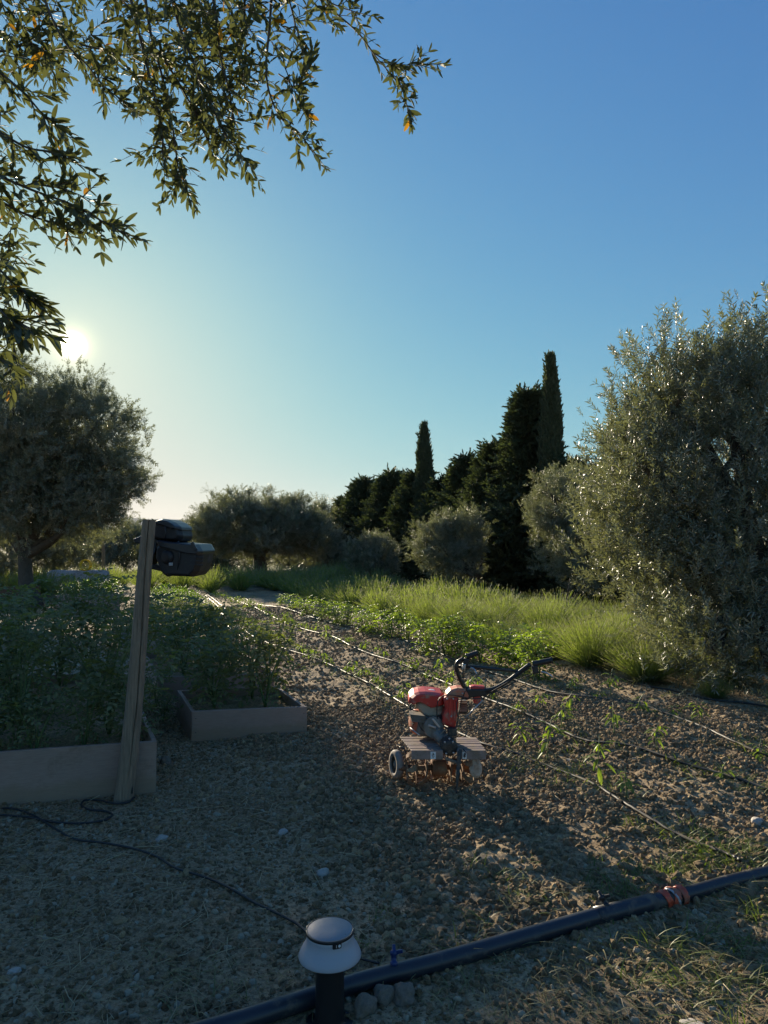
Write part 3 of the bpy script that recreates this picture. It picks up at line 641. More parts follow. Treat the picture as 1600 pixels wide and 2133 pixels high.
LAV_F = [lavender_mesh(s, 380, 260, .0062) for s in range(4)]
spots = []
for r in range(4):
    t = 5.62 + r * .84; k = 0
    s = 1.6 + (r % 2) * .4
    while s < 31:
        p = ts(t + rng.normal(0, .07), s + rng.normal(0, .08)); s += .86 if s < 14 else 1.02
        if abs(p.x) > .57 * p.y + .5 or p.y < 4.6 or p.y > 22.5 or math.hypot(p.x - 4.4, p.y - 8.3) < .7: continue
        if p.x > .5 and t > 11.6 and p.y < 16: continue
        spots.append((r, k, p)); k += 1
far_sp = []
for r in range(20):                                     # a second block behind the end of the crop rows
    t = -7.2 + r * .84
    for s in np.arange(20.3 + (1.5 if 8 < r < 13 else 0), 26 if r < 13 else 24.2, .9):
        p = ts(t + rng.normal(0, .1), s + rng.normal(0, .1))
        if abs(p.x) > .57 * p.y or math.hypot(p.x - gp(70, 1264).x, p.y - gp(70, 1264).y) < 1.2 or (abs(p.x + 4.7) < 1.0 and p.y > 23.5): continue
        far_sp.append(p)
spots.sort(key=lambda q: q[2].length)
for r, k, p in spots[:285]:
    near = p.length < 13
    o = link('lavender_bush', random.choice(LAV_N if near else LAV_F))
    o.location = (p.x, p.y, gz(p.x, p.y) - .02); o.rotation_euler = (rng.normal(0, .05), rng.normal(0, .05), random.uniform(0, 6.3))
    q = random.uniform(.78, 1.12) * (.5 if p.y < 6.9 else 1.0); o.scale = (q * random.uniform(.95, 1.15), q, q * random.uniform(.74, .95))
    tag(o, 'green lavender bush, %s from the big olive end of the %s lavender row' % (ordn(k), ordn(r)), 'lavender', 'lavender bushes in rows beside the crops')
LFC = protos('lavender_far', LAV_F)
rest = [q[2] for q in spots[285:]] + far_sp
scatter('lavender_field', LFC, [(p.x, p.y, 0) for p in rest], np.column_stack([np.zeros((len(rest), 2)), rng.uniform(0, 6.3, len(rest))]), rng.uniform(.8, 1.15, len(rest)), kind='stuff', label='far lavender growing as one soft green mass before the olive trees')
print('lavender', len(spots), len(far_sp))
# rough grass at the foot of the far trees
n = 3400; yy = rng.uniform(12, 34, n); xx = rng.uniform(-.56, .45, n) * yy
TG = protos('meadow_kind', [tuft(26, .38, 1.1, M['dry_grass'], .012, .4) for _ in range(3)] + [tuft(26, .34, 1.1, M['grass'], .012, .4) for _ in range(2)])
tt = xx * ACR.x + yy * ACR.y; kk = ((tt > 8.9) | (yy > 27) | ((tt < -1.5) & (yy > 17.5) & (rng.uniform(0, 1, n) < .6)))
scatter('meadow_grass', TG, np.column_stack([xx, yy, np.zeros(n)])[kk], np.column_stack([np.zeros((kk.sum(), 2)), rng.uniform(0, 6.3, kk.sum())]), rng.uniform(.5, 1.1, kk.sum()), kind='stuff', label='rough grass at the foot of the far trees')

# ------------------------------------------------------------------ crop plants
def compound_t(nl=7, l=.055, wd=.55):
    """tomato leaf along x: leaflets on a drooping rachis, about 0.2 long"""
    parts = []; T = leaf_t(1, wd, .10, .10, 3)
    for i in range(nl):
        u = 1.0 if i == nl - 1 else .25 + .62 * (i // 2) / ((nl - 2) // 2 + .01); sd = 0 if i == nl - 1 else (1 if i % 2 else -1)
        d = norm(np.array([[.55 if sd else 1, sd * .9, -.25]])); P = np.array([[u * .17, 0, -.05 * u * u]])
        parts.append(stamp(T[0], T[1], P, frames(d, rng.uniform(-.5, .5, 1)), np.array([l * (1.15 if sd == 0 else rng.uniform(.65, 1))])))
    return merge(parts)
def tomato_geo(h, r, nleaf, nstem=4, l=.055):
    st = []; P = []; D = []; TP = [compound_t(7, l) for _ in range(3)]
    for k in range(nstem):
        a = rng.uniform(0, 6.3); hh = h * rng.uniform(.75, 1.05); rr = r * rng.uniform(.3, .9)
        pth = smooth_path([(0, 0, 0), (math.cos(a) * rr * .35, math.sin(a) * rr * .35, hh * .4), (math.cos(a + .4) * rr, math.sin(a + .4) * rr, hh * .78), (math.cos(a + .3) * rr * 1.3, math.sin(a + .3) * rr * 1.3, hh * .95)], 4)
        st.append(tube_np(pth, np.linspace(.008, .0025, len(pth)), 5))
        m = nleaf // nstem; u = rng.uniform(.12, 1, m); ix = u * (len(pth) - 1); arr = np.array([tuple(p) for p in pth])
        P.append(np.column_stack([np.interp(ix, np.arange(len(pth)), arr[:, j]) for j in range(3)])); b = rng.uniform(0, 6.3, m)
        D.append(np.column_stack([np.cos(b), np.sin(b), rng.uniform(-.55, .75, m) * (1.2 - .3 * u)]))
    P = np.concatenate(P); D = norm(np.concatenate(D)); P = P + D * rng.uniform(0, .35 * r, (len(P), 1)); P[:, 2] = np.maximum(P[:, 2], .04)
    Rm = frames(D, rng.uniform(-.5, .5, len(D))); S = rng.uniform(.65, 1.15, len(P)); out_ = []
    w3 = rng.integers(0, 3, len(P))
    for j in range(3): out_.append(stamp(TP[j][0], TP[j][1], P[w3 == j], Rm[w3 == j], S[w3 == j]))
    return merge(out_), merge(st)
def plant_kind(name, geo, leafmat, stemmat=None):
    (a, b), (c, d) = geo; return mesh_np(name + '_foliage', a, b, (leafmat,), False), quads_to_mesh(name + '_stem', [(c, d)], (stemmat or M['green_stem'],))
def put_plant(name, kindm, x, y, z, sc, label, cat, group=None, parts=True):
    root = empty(name, (x, y, z), random.uniform(0, 6.3), label=label, cat=cat, group=group); root.scale = (sc, sc, sc * random.uniform(.82, 1.08))
    link('foliage', kindm[0], (), root); link('stem', kindm[1], (), root); return root
TOM_BIG = [plant_kind('tomato', tomato_geo(1.0, .30, 190, 5), M['tomato_leaf']) for _ in range(3)]
TOM_MID = [plant_kind('tomato', tomato_geo(.62, .22, 100, 4, .05), M['tomato_leaf']) for _ in range(3)]
TOM_ROW = [plant_kind('tomato', tomato_geo(.66, .25, 95, 5, .06), M['seedling_leaf']) for _ in range(4)]
def seedling_geo(h, n, l):
    pth = smooth_path([(0, 0, -.01), (rng.normal(0, .01), rng.normal(0, .01), h * .5), (rng.normal(0, .02), rng.normal(0, .02), h)], 3); arr = np.array([tuple(p) for p in pth])
    u = rng.uniform(.35, 1, n) ** .7; ix = u * (len(pth) - 1); P = np.column_stack([np.interp(ix, np.arange(len(pth)), arr[:, j]) for j in range(3)])
    a = np.arange(n) * 2.4 + rng.uniform(0, 1, n); D = norm(np.column_stack([np.cos(a), np.sin(a), rng.uniform(-.5, .45, n)])); T = leaf_t(1, .34, .12, .55, 4)
    P = P + D * [1, 1, .3] * rng.uniform(.01, .035, (n, 1))
    T = (T[0] * [1, 1, 1] + np.column_stack([np.zeros(len(T[0])), np.zeros(len(T[0])), -.45 * T[0][:, 0] ** 2 + .55 * (2 * T[0][:, 0] - 1) ** 2 - .55]), T[1])
    return stamp(T[0], T[1], P, frames(D), l * rng.uniform(.6, 1.15, n)), tube_np(pth, np.linspace(.0042, .002, len(pth)), 5)
SEED = [plant_kind('pepper', seedling_geo(h, n, l), M['seedling_leaf']) for h, n, l in ((.24, 16, .075), (.17, 13, .07), (.30, 20, .085), (.20, 15, .065), (.13, 11, .065), (.26, 14, .08))]
def herb_geo(r, h, n, l=.05):
    d = rdir(n, 0, 1); P = d * [r, r, h] * (rng.uniform(.5, 1.0, (n, 1))); T = leaf_t(1, .55, .1, .2, 2); P[:, 2] += .02
    sp = [tube_np([(0, 0, 0), (x_ * r * .5, y_ * r * .5, h * .6)], [.006, .003], 4) for x_, y_ in ((1, 0), (-.5, .8), (-.5, -.8), (0, 0.1))]
    return stamp(T[0], T[1], P, frames(norm(d * [1, 1, .5] + rng.normal(0, .4, d.shape))), l * rng.uniform(.6, 1.2, n)), merge(sp)
HERB = [plant_kind('basil', herb_geo(.24, .30, 420), M['herb_leaf']) for _ in range(3)]

# seedlings along the drip lines: near ones where the photo shows each, farther ones evenly down the row
nrow = {}
def seedlings(rowname, pts, near_from, smin=.8, smax=1.25):
    for k, (p, s) in enumerate(pts):
        kh = (.24, .17, .30, .20, .13, .26); kd = min(range(6), key=lambda q: abs(kh[q] * random.uniform(.85, 1.15) - s)); put_plant('pepper_seedling', SEED[kd], p.x, p.y, gz(p.x, p.y) - .005, min(1.3, s / kh[kd]), 'young green pepper plant, %s %s' % (ordn(k), rowname), 'seedling', 'young pepper plants in the crop rows')
def row_pts(t, s0, s1, step, px_pts=()):
    o = [(gp(px, py), hp * gp(px, py).y / F * 1.12) for px, py, hp in px_pts]
    for s in np.arange(s0, s1, step):
        if rng.uniform() < .16: continue
        o.append((ts(t + rng.normal(0, .035), s + rng.normal(0, .06)), random.uniform(.13, .24)))
    return sorted(o, key=lambda q: q[0].y)
seedlings('in the crop row nearest the raised beds', row_pts(2.72, 6.3, 19, .21, [(1452, 1775, 40), (1300, 1668, 62), (1238, 1640, 84), (1135, 1582, 90), (1082, 1560, 62), (838, 1478, 50), (785, 1437, 38), (740, 1412, 42), (765, 1408, 36)]), 0)
seedlings('in the middle crop row behind the tiller', row_pts(3.50, 5.6, 20, .23, [(1500, 1640, 40), (1365, 1582, 64), (1275, 1545, 60), (1180, 1512, 60), (1120, 1495, 52), (1165, 1528, 50), (1075, 1500, 44), (1010, 1462, 34), (915, 1418, 50), (940, 1420, 36), (870, 1400, 40)]), 0)
seedlings('in the crop row nearest the lavender, before its tall bushes', row_pts(4.36, 4.6, 7.0, .5, [(1575, 1585, 36), (1448, 1518, 50), (1270, 1462, 58), (1400, 1500, 30), (1195, 1450, 40)]), 0)
for k, (px, py, s) in enumerate([(1120, 1420, 1.05), (1085, 1400, 1.1), (1040, 1388, .95), (1000, 1385, 1.0), (955, 1372, 1.1), (925, 1368, 1.05), (890, 1362, .95), (850, 1335, .8), (815, 1334, .9), (785, 1326, .9), (755, 1318, .85), (722, 1305, .85), (700, 1300, .8), (672, 1292, .9), (640, 1282, .85), (612, 1272, .7), (585, 1262, .6)]):
    p = gp(px, py); put_plant('tomato_plant', random.choice(TOM_ROW), p.x, p.y, 0, s * .84, 'bushy light green tomato plant, %s from the tiller in the tall row by the lavender' % ordn(k), 'tomato plant', 'tomato plants in the tall row')
wt = np.concatenate([np.full(420, q) for q in (2.62, 3.46, 4.36)]) + rng.normal(0, .07, 1260); ws = rng.uniform(1.2, 20, 1260); wk = vn2(wt * 3, ws / .55, 61) > .42; wt, ws = wt[wk], ws[wk]
wx, wy = wt * ACR.x + ws * ROW.x, wt * ACR.y + ws * ROW.y
scatter('weeds', GRASS, np.column_stack([wx, wy, gzv(wx, wy)]), np.column_stack([np.zeros((len(wx), 2)), rng.uniform(0, 6.3, len(wx))]), rng.uniform(.25, .75, len(wx)), kind='stuff', label='small green weeds sprouting along the drip lines')
# the short outer row
for k, s in enumerate(np.arange(13.5, 21, .8)):
    p = ts(1.9 + rng.normal(0, .05), s); put_plant('pepper_seedling', random.choice(SEED), p.x, p.y, 0, 1.1, 'small green plant, %s in the short outer row by the far herb bed' % ordn(k), 'seedling', 'plants of the short outer row')

# ------------------------------------------------------------------ raised beds
M['board'] = simple('board', (.335, .235, .19), .75, var=.18, scale=6, bmp=.15, dirt=(.25, .175, .13), dirt_amt=.2, dirt_scale=3)
M['board_light'] = simple('board_light', (.34, .28, .22), .75, var=.25, scale=7, bmp=.2, dirt=(.16, .13, .1), dirt_amt=.3)
M['board_brown'] = simple('board_brown', (.15, .085, .055), .8, var=.25, scale=7, bmp=.2)
M['steel_dark'] = simple('steel_dark', (.10, .10, .10), .5, .7)
for nm in ('board', 'board_light', 'board_brown'):       # long fine grain, and soil splashed along the foot
    t = M[nm].node_tree; b = t.nodes['Principled BSDF']; src = b.inputs['Base Color'].links[0].from_socket
    t.links.new(mixc(t, 1.0, src, ramp(t, noise(t, 5, 8, .7, stretch=(3, 3, 60)), [(.3, (.75, .75, .75)), (.7, (1.15, 1.15, 1.15))]), 'MULTIPLY'), b.inputs['Base Color'])
    src = b.inputs['Base Color'].links[0].from_socket; sz = t.nodes.new('ShaderNodeSeparateXYZ'); tcx = t.nodes.new('ShaderNodeTexCoord'); t.links.new(tcx.outputs['Object'], sz.inputs[0])
    ad = t.nodes.new('ShaderNodeMath'); ad.operation = 'MULTIPLY_ADD'; ad.inputs[1].default_value = -.13; t.links.new(noise(t, 9, 6, .7), ad.inputs[0]); t.links.new(sz.outputs[2], ad.inputs[2])
    t.links.new(mixc(t, ramp(t, ad.outputs[0], [(0, (.55, .55, .55)), (.035, (0, 0, 0))]), src, (.24, .175, .11)), b.inputs['Base Color'])
def bed(label, fl, fr, back, h, mat=None, thick=.028, soil_drop=.07, end_caps=True):
    """fl, fr: front corners on the ground; back: vector along the long side"""
    fl, fr, back = Vector(fl), Vector(fr), Vector(back); mat = mat or M['board']
    root = empty('raised_bed', (*((fl + fr) / 2).xy, 0), 0, label=label, cat='planter', group='wooden raised beds'); c0 = root.location.copy()
    bl, br = fl + back, fr + back; u = (fr - fl).normalized(); v = back.normalized()
    def board(a, b, off, name='board', sag=.0):
        a, b = Vector(a), Vector(b); x = (b - a).normalized(); bm = bmesh.new(); L = (b - a).length; n_ = max(2, int(L / .25)); M3 = frame_of(x); rings = []
        ph = random.uniform(0, 9)
        for i in range(n_ + 1):
            q = a + x * (L * i / n_) - c0 + M3 @ Vector((0, .004 * math.sin(ph + i), 0)); e = .003 * math.sin(ph * 2 + i * .8)
            rings.append([q + M3 @ Vector((0, sy * thick / 2, zz)) for sy, zz in ((-1, -.06), (1, -.06), (1, h + e), (-1, h + e))])
        add_loft(bm, rings); o = bm_obj(name, bm, mat, root, bevel=.003); return o
    board(fl - u * thick / 2, fr + u * thick / 2, 0)
    for a, b in ((fl, bl), (fr, br)):
        a2 = a + v * (thick / 2 + .002); b2 = b - v * (thick / 2 + .002); L = (b2 - a2).length
        if L > 1.6: m = a2 + (b2 - a2) * .5; board(a2, m - v * .0015, 0); board(m + v * .0015, b2, 0)
        else: board(a2, b2, 0)
    board(bl - u * thick / 2, br + u * thick / 2, 0)
    for c, su, sv in ((fl, 1, 1), (fr, -1, 1), (bl, 1, -1), (br, -1, -1)):
        bm = bmesh.new(); q = c + u * su * (thick / 2 + .022) + v * sv * (thick / 2 + .022) - c0; add_box(bm, q + Vector((0, 0, h / 2 - .04)), (.038, .038, h - .02), frame_of(u)); bm_obj('corner_post', bm, mat, root)
    for a_ in (.012, L_f - .012) if (L_f := (fr - fl).length) and h < .30 else ():
        for zz in (.06, h - .05):
            bm = bmesh.new(); lathe(bm, fl + u * a_ - v * (thick / 2 + .0005) - c0 + Vector((0, 0, zz)), -v, [(0, .0045), (.0015, .0045), (.002, .002)], 8); bm_obj('screw', bm, M['steel_dark'], root)
    nx_, ny_ = 14, 18; V_ = []
    for j in range(ny_ + 1):
        for i in range(nx_ + 1):
            q = fl + (fr - fl) * (i / nx_) + back * (j / ny_); inx = u * (thick * .4) * (1 - 2 * i / nx_) + v * (thick * .4) * (1 - 2 * j / ny_)
            q = q + inx - c0; V_.append((q.x, q.y, h - soil_drop + random.uniform(-.018, .018)))
    ii = (np.arange(ny_)[:, None] * (nx_ + 1) + np.arange(nx_)[None]).ravel()
    link('soil', mesh_np('bed_soil', V_, np.stack([ii, ii + 1, ii + nx_ + 2, ii + nx_ + 1], 1), (M['soil'],), True), (), root); return root
g_ = lambda px, py: gp(px, py).to_3d()
frA = g_(327, 1634); dA = (g_(0, 1664) - frA).normalized(); bkA = Vector((-.405, .914, 0))
bed('largest raised bed, nearest at the left, packed with tall dark tomato plants', frA + dA * 2.3, frA, bkA * 2.5, .285)
flB = g_(408, 1537); frB = g_(637, 1525); bed('small square raised bed with two tomato plants and a clear front board', flB, frB, bkA * .82, .215)
flC = Vector((-2.10, 6.72, 0)); bed('raised bed just behind the small square one, its left corner showing', flC, flC + Vector((1.02, .22, 0)), bkA * 1.6, .215)
flD = Vector((-3.37, 9.25, 0)); bed('narrow raised bed right behind the middle of the thick post, pale top edge', flD, flD + Vector((1.2, .3, 0)), bkA * .95, .22, M['board_light'])
flD2 = Vector((-3.98, 10.65, 0)); bed('second narrow raised bed behind the thick post, one further back', flD2, flD2 + Vector((1.2, .3, 0)), bkA * 1.1, .22, M['board_light'])
flG = Vector((-4.15, 13.5, 0)); bed('long raised bed of bushy herbs at the head of the crop rows', flG, flG + Vector((.82, .2, 0)), Vector((-1.5, 3.3, 0)), .26, M['board_light'])
flF = Vector((-7.0, 15.3, 0)); bed('raised bed brimming with light green herbs left of the thick post', flF, flF + Vector((1.25, .2, 0)), bkA * 1.5, .33)
flH = Vector((-10.6, 16.8, 0)); bed('long dark brown raised bed at the far left edge', flH, flH + Vector((2.3, .3, 0)), bkA * 1.4, .38, M['board_brown'])
flI = Vector((-7.5, 11.3, 0)); bed('pale raised bed with round leafy greens at the left edge', flI, flI + Vector((.98, .3, 0)), bkA * 1.2, .26, M['board_light'])
flJ = Vector((-5.9, 9.3, 0)); bed('pale raised bed cut by the left edge, before the leafy greens', flJ, flJ + Vector((.95, .25, 0)), bkA * 1.3, .26, M['board_light'])
def inbed(fl, u, back, a, b, z): q = Vector(fl) + Vector(u) * a + Vector(back) * b; return q.x, q.y, z
def fill(fl, u, back, z, spots, kinds, name, cat, phrase, group, s0, s1):
    for k, (a, b) in enumerate(spots):
        x, y, zz = inbed(fl, u, back, a, b, z); put_plant(name, random.choice(kinds), x, y, zz, random.uniform(s0, s1), phrase % ordn(k), cat, group)
fill(frA, dA * 2.3, bkA * 2.5, .2, [(.10, .20), (.34, .16), (.62, .18), (.88, .2), (.12, .50), (.36, .46), (.62, .5), (.86, .48), (.14, .80), (.38, .78), (.62, .8), (.86, .8), (.24, .94), (.5, .95)], TOM_BIG, 'tomato_plant', 'tomato plant', 'tall dark tomato plant, %s from the front right corner of the largest bed', 'tomato plants in the largest bed', .84, 1.06)
fill(frA, dA * 2.3, bkA * 2.5, .2, [(.05, .07), (.17, .08), (.29, .06), (.41, .08), (.55, .07), (.7, .08), (.85, .07)], TOM_MID, 'tomato_plant', 'tomato plant', 'low tomato plant, %s from the right along the front board of the largest bed', 'tomato plants in the largest bed', .6, .85)
fill(flB, frB - flB, bkA * .82, .14, [(.26, .45), (.74, .42), (.30, .85), (.7, .8)], TOM_MID, 'tomato_plant', 'tomato plant', 'leafy tomato plant, %s in the small square bed from its front left', 'tomato plants in the small square bed', 1.05, 1.3)
fill(flC, Vector((1.02, .22, 0)), bkA * 1.6, .14, [(.25, .2), (.7, .25), (.25, .6), (.7, .6), (.3, .92), (.72, .92)], TOM_MID, 'tomato_plant', 'tomato plant', 'leafy tomato plant, %s in the bed behind the small square one', 'tomato plants in the bed behind the square one', 1.05, 1.35)
fill(flD, Vector((1.2, .3, 0)), bkA * .95, .14, [(.3, .5), (.7, .5), (.95, .7)], TOM_MID, 'tomato_plant', 'tomato plant', 'tomato plant, %s in the nearer narrow bed behind the thick post', 'tomato plants behind the post', .8, 1.0)
fill(flD2, Vector((1.2, .3, 0)), bkA * 1.1, .14, [(.22, .5), (.5, .6), (.8, .5)], TOM_MID, 'tomato_plant', 'tomato plant', 'tomato plant, %s in the farther narrow bed behind the thick post', 'tomato plants behind the post', .7, .9)
fill(flG, Vector((.82, .2, 0)), Vector((-1.5, 3.3, 0)), .19, [(.25, .1), (.78, .12), (.5, .3), (.2, .38), (.8, .42), (.5, .58), (.22, .72), (.8, .75), (.5, .9)], HERB, 'herb_plant', 'herb', 'rounded light green herb, %s from the front of the long herb bed', 'herbs in the long bed', .9, 1.25)
fill(flF, Vector((1.25, .2, 0)), bkA * 1.5, .26, [(.2, .3), (.5, .25), (.82, .3), (.3, .75), (.65, .7), (.9, .75)], HERB, 'herb_plant', 'herb', 'light green herb, %s in the brimming bed left of the thick post', 'herbs in the brimming bed', 1.1, 1.45)
fill(flH, Vector((2.3, .3, 0)), bkA * 1.4, .3, [(.25, .5), (.5, .6), (.98, .5)], HERB, 'herb_plant', 'herb', 'leafy herb, %s in the long dark brown bed', 'herbs in the brown bed', 1.0, 1.4)
fill(flI, Vector((.98, .3, 0)), bkA * 1.2, .19, [(.8, .3), (.4, .5)], HERB, 'leafy_green', 'vegetable', 'round bright leafy green, %s in the pale bed at the left edge', 'leafy greens', .9, 1.1)
# low tomato shoots sprawling beside the largest bed
for k, (px, py, s) in enumerate([(330, 1470, .62), (345, 1500, .45)]):
    p = gp(px, py); put_plant('tomato_plant', random.choice(TOM_MID), p.x, p.y, 0, s, 'straggling tomato plant, %s in the gap between the largest and the square bed' % ordn(k), 'tomato plant', 'tomato plants between the beds')
# ------------------------------------------------------------------ posts
M['wood'] = simple('wood', (.25, .185, .13), .85, var=.25, scale=9, bmp=.25)
t = M['wood'].node_tree; b = t.nodes['Principled BSDF']; src = b.inputs['Base Color'].links[0].from_socket
gr = noise(t, 6, 8, .72, stretch=(14, 14, .9)); t.links.new(mixc(t, 1.0, src, ramp(t, gr, [(.3, (.5, .5, .5)), (.5, (.95, .95, .95)), (.7, (1.3, 1.28, 1.25))]), 'MULTIPLY'), b.inputs['Base Color']); bump(t, b, gr, .6, .004)
def post(name, label, base, top, r0, r1, crack=True, seg=72):
    base, top = Vector(base), Vector(top); root = empty(name, base, 0, label=label, cat='post'); bm = bmesh.new(); ax = (top - base); H = ax.length; axn = ax.normalized(); M3 = frame_of(axn, (0, 1, 0)); rings = []
    n_ = 22
    for i in range(n_ + 1):
        u = i / n_; c = axn * (H * u) - axn * (.12 * (1 - u)) + M3 @ Vector((0, .008 * math.sin(u * 5), .01 * math.sin(u * 3.3 + 1))); r = r0 + (r1 - r0) * u; rg = []
        for j in range(seg):
            a = 2 * math.pi * j / seg; rr = r * (1 + .035 * math.sin(3 * a + u * 2) + .02 * math.sin(5 * a - u * 3) + random.uniform(-.008, .008))
            if crack and u > .05:
                da = abs(((a - CRACK - .25 * math.sin(u * 4)) + math.pi) % (2 * math.pi) - math.pi)
                if da < .055: rr *= .70 if u > .45 else .70 + .30 * (1 - (u - .05) / .4)
            rg.append(c + M3 @ Vector((0, math.cos(a) * rr, math.sin(a) * rr)))
        rings.append(rg)
    add_loft(bm, rings); bm_obj('post_body', bm, M['wood'], root, smooth=False); return root
CRACK = -1.15
pb = gp(263, 1652); pt = dp3(315, 1083, pb.y + .02)
post('wooden_post', 'thick weathered round wooden post leaning in front of the largest raised bed', pb, pt, .056, .038)
p2 = Vector((dp3(217, 1200, 24).x, 24, 0)); post('wooden_post', 'thin distant wooden post standing under the hazy olive tree', p2, dp3(216, 1108, 24), .062, .055, False, 12)

# ------------------------------------------------------------------ black unit behind the post
M['black_plastic'] = simple('black_plastic', (.018, .016, .02), .55, var=.3, scale=25, dirt=(.07, .06, .05), dirt_amt=.15, dirt_scale=7)
M['black_shell'] = simple('black_shell', (.022, .023, .03), .42, var=.2, scale=15)
M['grey_plastic'] = simple('grey_plastic', (.30, .32, .36), .4)
uD = 4.55; uB = dp3(350, 1190, uD)
un = empty('hanging_unit', (uB.x, uD, dp3(350, 1190, uD).z), 0, label='bulky black two-part plastic unit hung behind the top of the thick post', cat='black fixture')
def slab(name, poly, d0, d1, mat, root, origin, dmid, bevel=.006, shrink=.9, smooth=False, **k):
    """a closed body whose outline faces the viewer, with real depth d0..d1 and drawn-in ends"""
    bm = bmesh.new(); P = [dp3(x, y, dmid) - origin for x, y in poly]; c = sum(P, Vector()) / len(P); rg = []
    for dd, sc in ((d0, shrink), (d0 + (d1 - d0) * .18, 1), (d0 + (d1 - d0) * .82, 1), (d1, shrink)):
        rg.append([Vector((c.x + (p.x - c.x) * sc, dd - origin.y, c.z + (p.z - c.z) * sc)) for p in P])
    add_loft(bm, rg); return bm_obj(name, bm, mat, root, smooth, bevel, **k)
O = un.location.copy()
slab('upper_housing', [(330, 1092), (340, 1086), (352, 1083), (364, 1085), (377, 1091), (388, 1099), (391, 1112), (393, 1118), (388, 1127), (378, 1129), (356, 1127), (333, 1123), (329, 1108)], 4.38, 4.72, M['black_plastic'], un, O, uD, .008, .78)
slab('upper_lid', [(329, 1091), (340, 1084.5), (352, 1081.5), (365, 1083.5), (378, 1089.5), (389, 1098), (391, 1106), (378, 1106), (360, 1098), (345, 1094)], 4.36, 4.74, M['black_shell'], un, O, uD, .006, .7)
slab('lower_housing', [(344, 1138), (352, 1131), (372, 1132), (398, 1132), (428, 1134), (436, 1150), (433, 1172), (428, 1188), (418, 1199), (400, 1198), (374, 1197), (364, 1199), (355, 1190), (350, 1178), (343, 1160)], 4.33, 4.75, M['black_plastic'], un, O, uD, .008, .86)
slab('lower_lid', [(345, 1124), (372, 1128), (400, 1131), (428, 1133), (437, 1148), (435, 1155), (412, 1153), (385, 1146), (350, 1137)], 4.31, 4.77, M['black_shell'], un, O, uD, .006, .88)
slab('rear_arm', [(284, 1122), (299, 1116), (318, 1115), (338, 1118), (346, 1128), (345, 1145), (331, 1146), (318, 1134), (299, 1133), (288, 1131)], 4.46, 4.66, M['black_plastic'], un, O, uD, .006, .85)
slab('bracket', [(319, 1146), (328, 1142), (333, 1150), (324, 1166), (322, 1174), (345, 1178), (350, 1184), (362, 1192), (340, 1188), (322, 1184), (316, 1178)], 4.36, 4.50, M['black_plastic'], un, O, 4.45, .004, .9)
tubes('strap', [([dp3(x_, 1127, 4.32) - O, dp3(x_ + 3, 1160, 4.315) - O, dp3(x_ - 2, 1196, 4.34) - O], .004) for x_ in (372,)] + [([dp3(343, 1090, 4.37) - O, dp3(346, 1110, 4.355) - O, dp3(343, 1124, 4.37) - O], .004)], M['black_shell'], un, 6)
for zz in (1160, 1168, 1176):
    bm = bmesh.new(); add_box(bm, dp3(410, zz, 4.335) - O, (.085, .012, .006), Matrix.Rotation(.06, 3, 'Y')); bm_obj('rib', bm, M['black_shell'], un, bevel=.002)
bm = bmesh.new(); c = dp3(347, 1160, 4.33) - O; lathe(bm, c, (-.5, -1, 0), [(-.05, .045), (0, .045), (.012, .036), (.014, .02)], 20); bm_obj('wheel_knob', bm, M['black_plastic'], un, True)
bm = bmesh.new(); add_box(bm, dp3(357, 1175, 4.32) - O, (.024, .012, .02)); bm_obj('clip', bm, M['grey_plastic'], un, bevel=.003)
bm = bmesh.new(); add_box(bm, dp3(405, 1138, 4.31) - O, (.02, .02, .055), Matrix.Rotation(-.5, 3, 'Y')); bm_obj('latch', bm, M['black_shell'], un, bevel=.003)
tubes('cord', [(smooth_path([dp3(327, 1128, 4.5) - O, dp3(322, 1150, 4.3) - O, dp3(318, 1165, 4.25) - O, dp3(300, 1300, 4.27) - O, dp3(292, 1450, 4.26) - O, dp3(284, 1560, 4.26) - O, dp3(283, 1645, 4.2) - O], 8), .0035)], M['black_plastic'], un, 6)

# ------------------------------------------------------------------ cables, drip lines, main pipe
M['rubber'] = simple('rubber', (.018, .018, .02), .5, var=.3, scale=40)
M['drip'] = simple('drip', (.025, .023, .022), .5, var=.4, scale=12, dirt=(.17, .14, .10), dirt_amt=.35, dirt_scale=5)
M['pipe'] = simple('pipe', (.020, .024, .034), .38, var=.25, scale=10, dirt=(.13, .11, .085), dirt_amt=.28, dirt_scale=9, bmp=.05)
def on_ground(px_pts, r, n=8, lift=.6, wav=0):
    P = smooth_path([gp(*q) if len(q) == 2 else Vector(q) for q in px_pts], n)
    return [Vector((p.x + rng.normal(0, wav), p.y + rng.normal(0, wav), float(g_macro(p.x, p.y) + g_micro(p.x, p.y)) + r * lift + .006)) for p in P]
def smooth_z(P, k=5, lo=0):
    z = [p.z for p in P]; return [Vector((p.x, p.y, max(sum(z[max(0, i - k):i + k + 1]) / len(z[max(0, i - k):i + k + 1]) + .004, z[i] - .004))) for i, p in enumerate(P)]
tag(tubes('power_cable', [(smooth_z(on_ground([(-60, 1684), (0, 1688), (70, 1694), (130, 1706), (185, 1708), (225, 1702), (243, 1690), (228, 1680), (195, 1677), (180, 1667), (186, 1657), (215, 1656), (248, 1664), (275, 1661), (288, 1650)], .006), 3), .006)], M['rubber'], None, 7), 'black cable looping on the soil from the left edge to the thick post', 'cable')
tag(tubes('power_cable', [(smooth_z(on_ground([(18, 1673), (45, 1676), (85, 1692), (130, 1722), (165, 1742), (220, 1750), (290, 1763), (340, 1780), (375, 1802), (440, 1822), (490, 1846), (540, 1876), (590, 1900), (632, 1925), (660, 1965), (672, 2040), (680, 2095)], .0055), 3), .0055)], M['rubber'], None, 7), 'long black cable winding across shaded soil to the bollard lamp', 'cable')
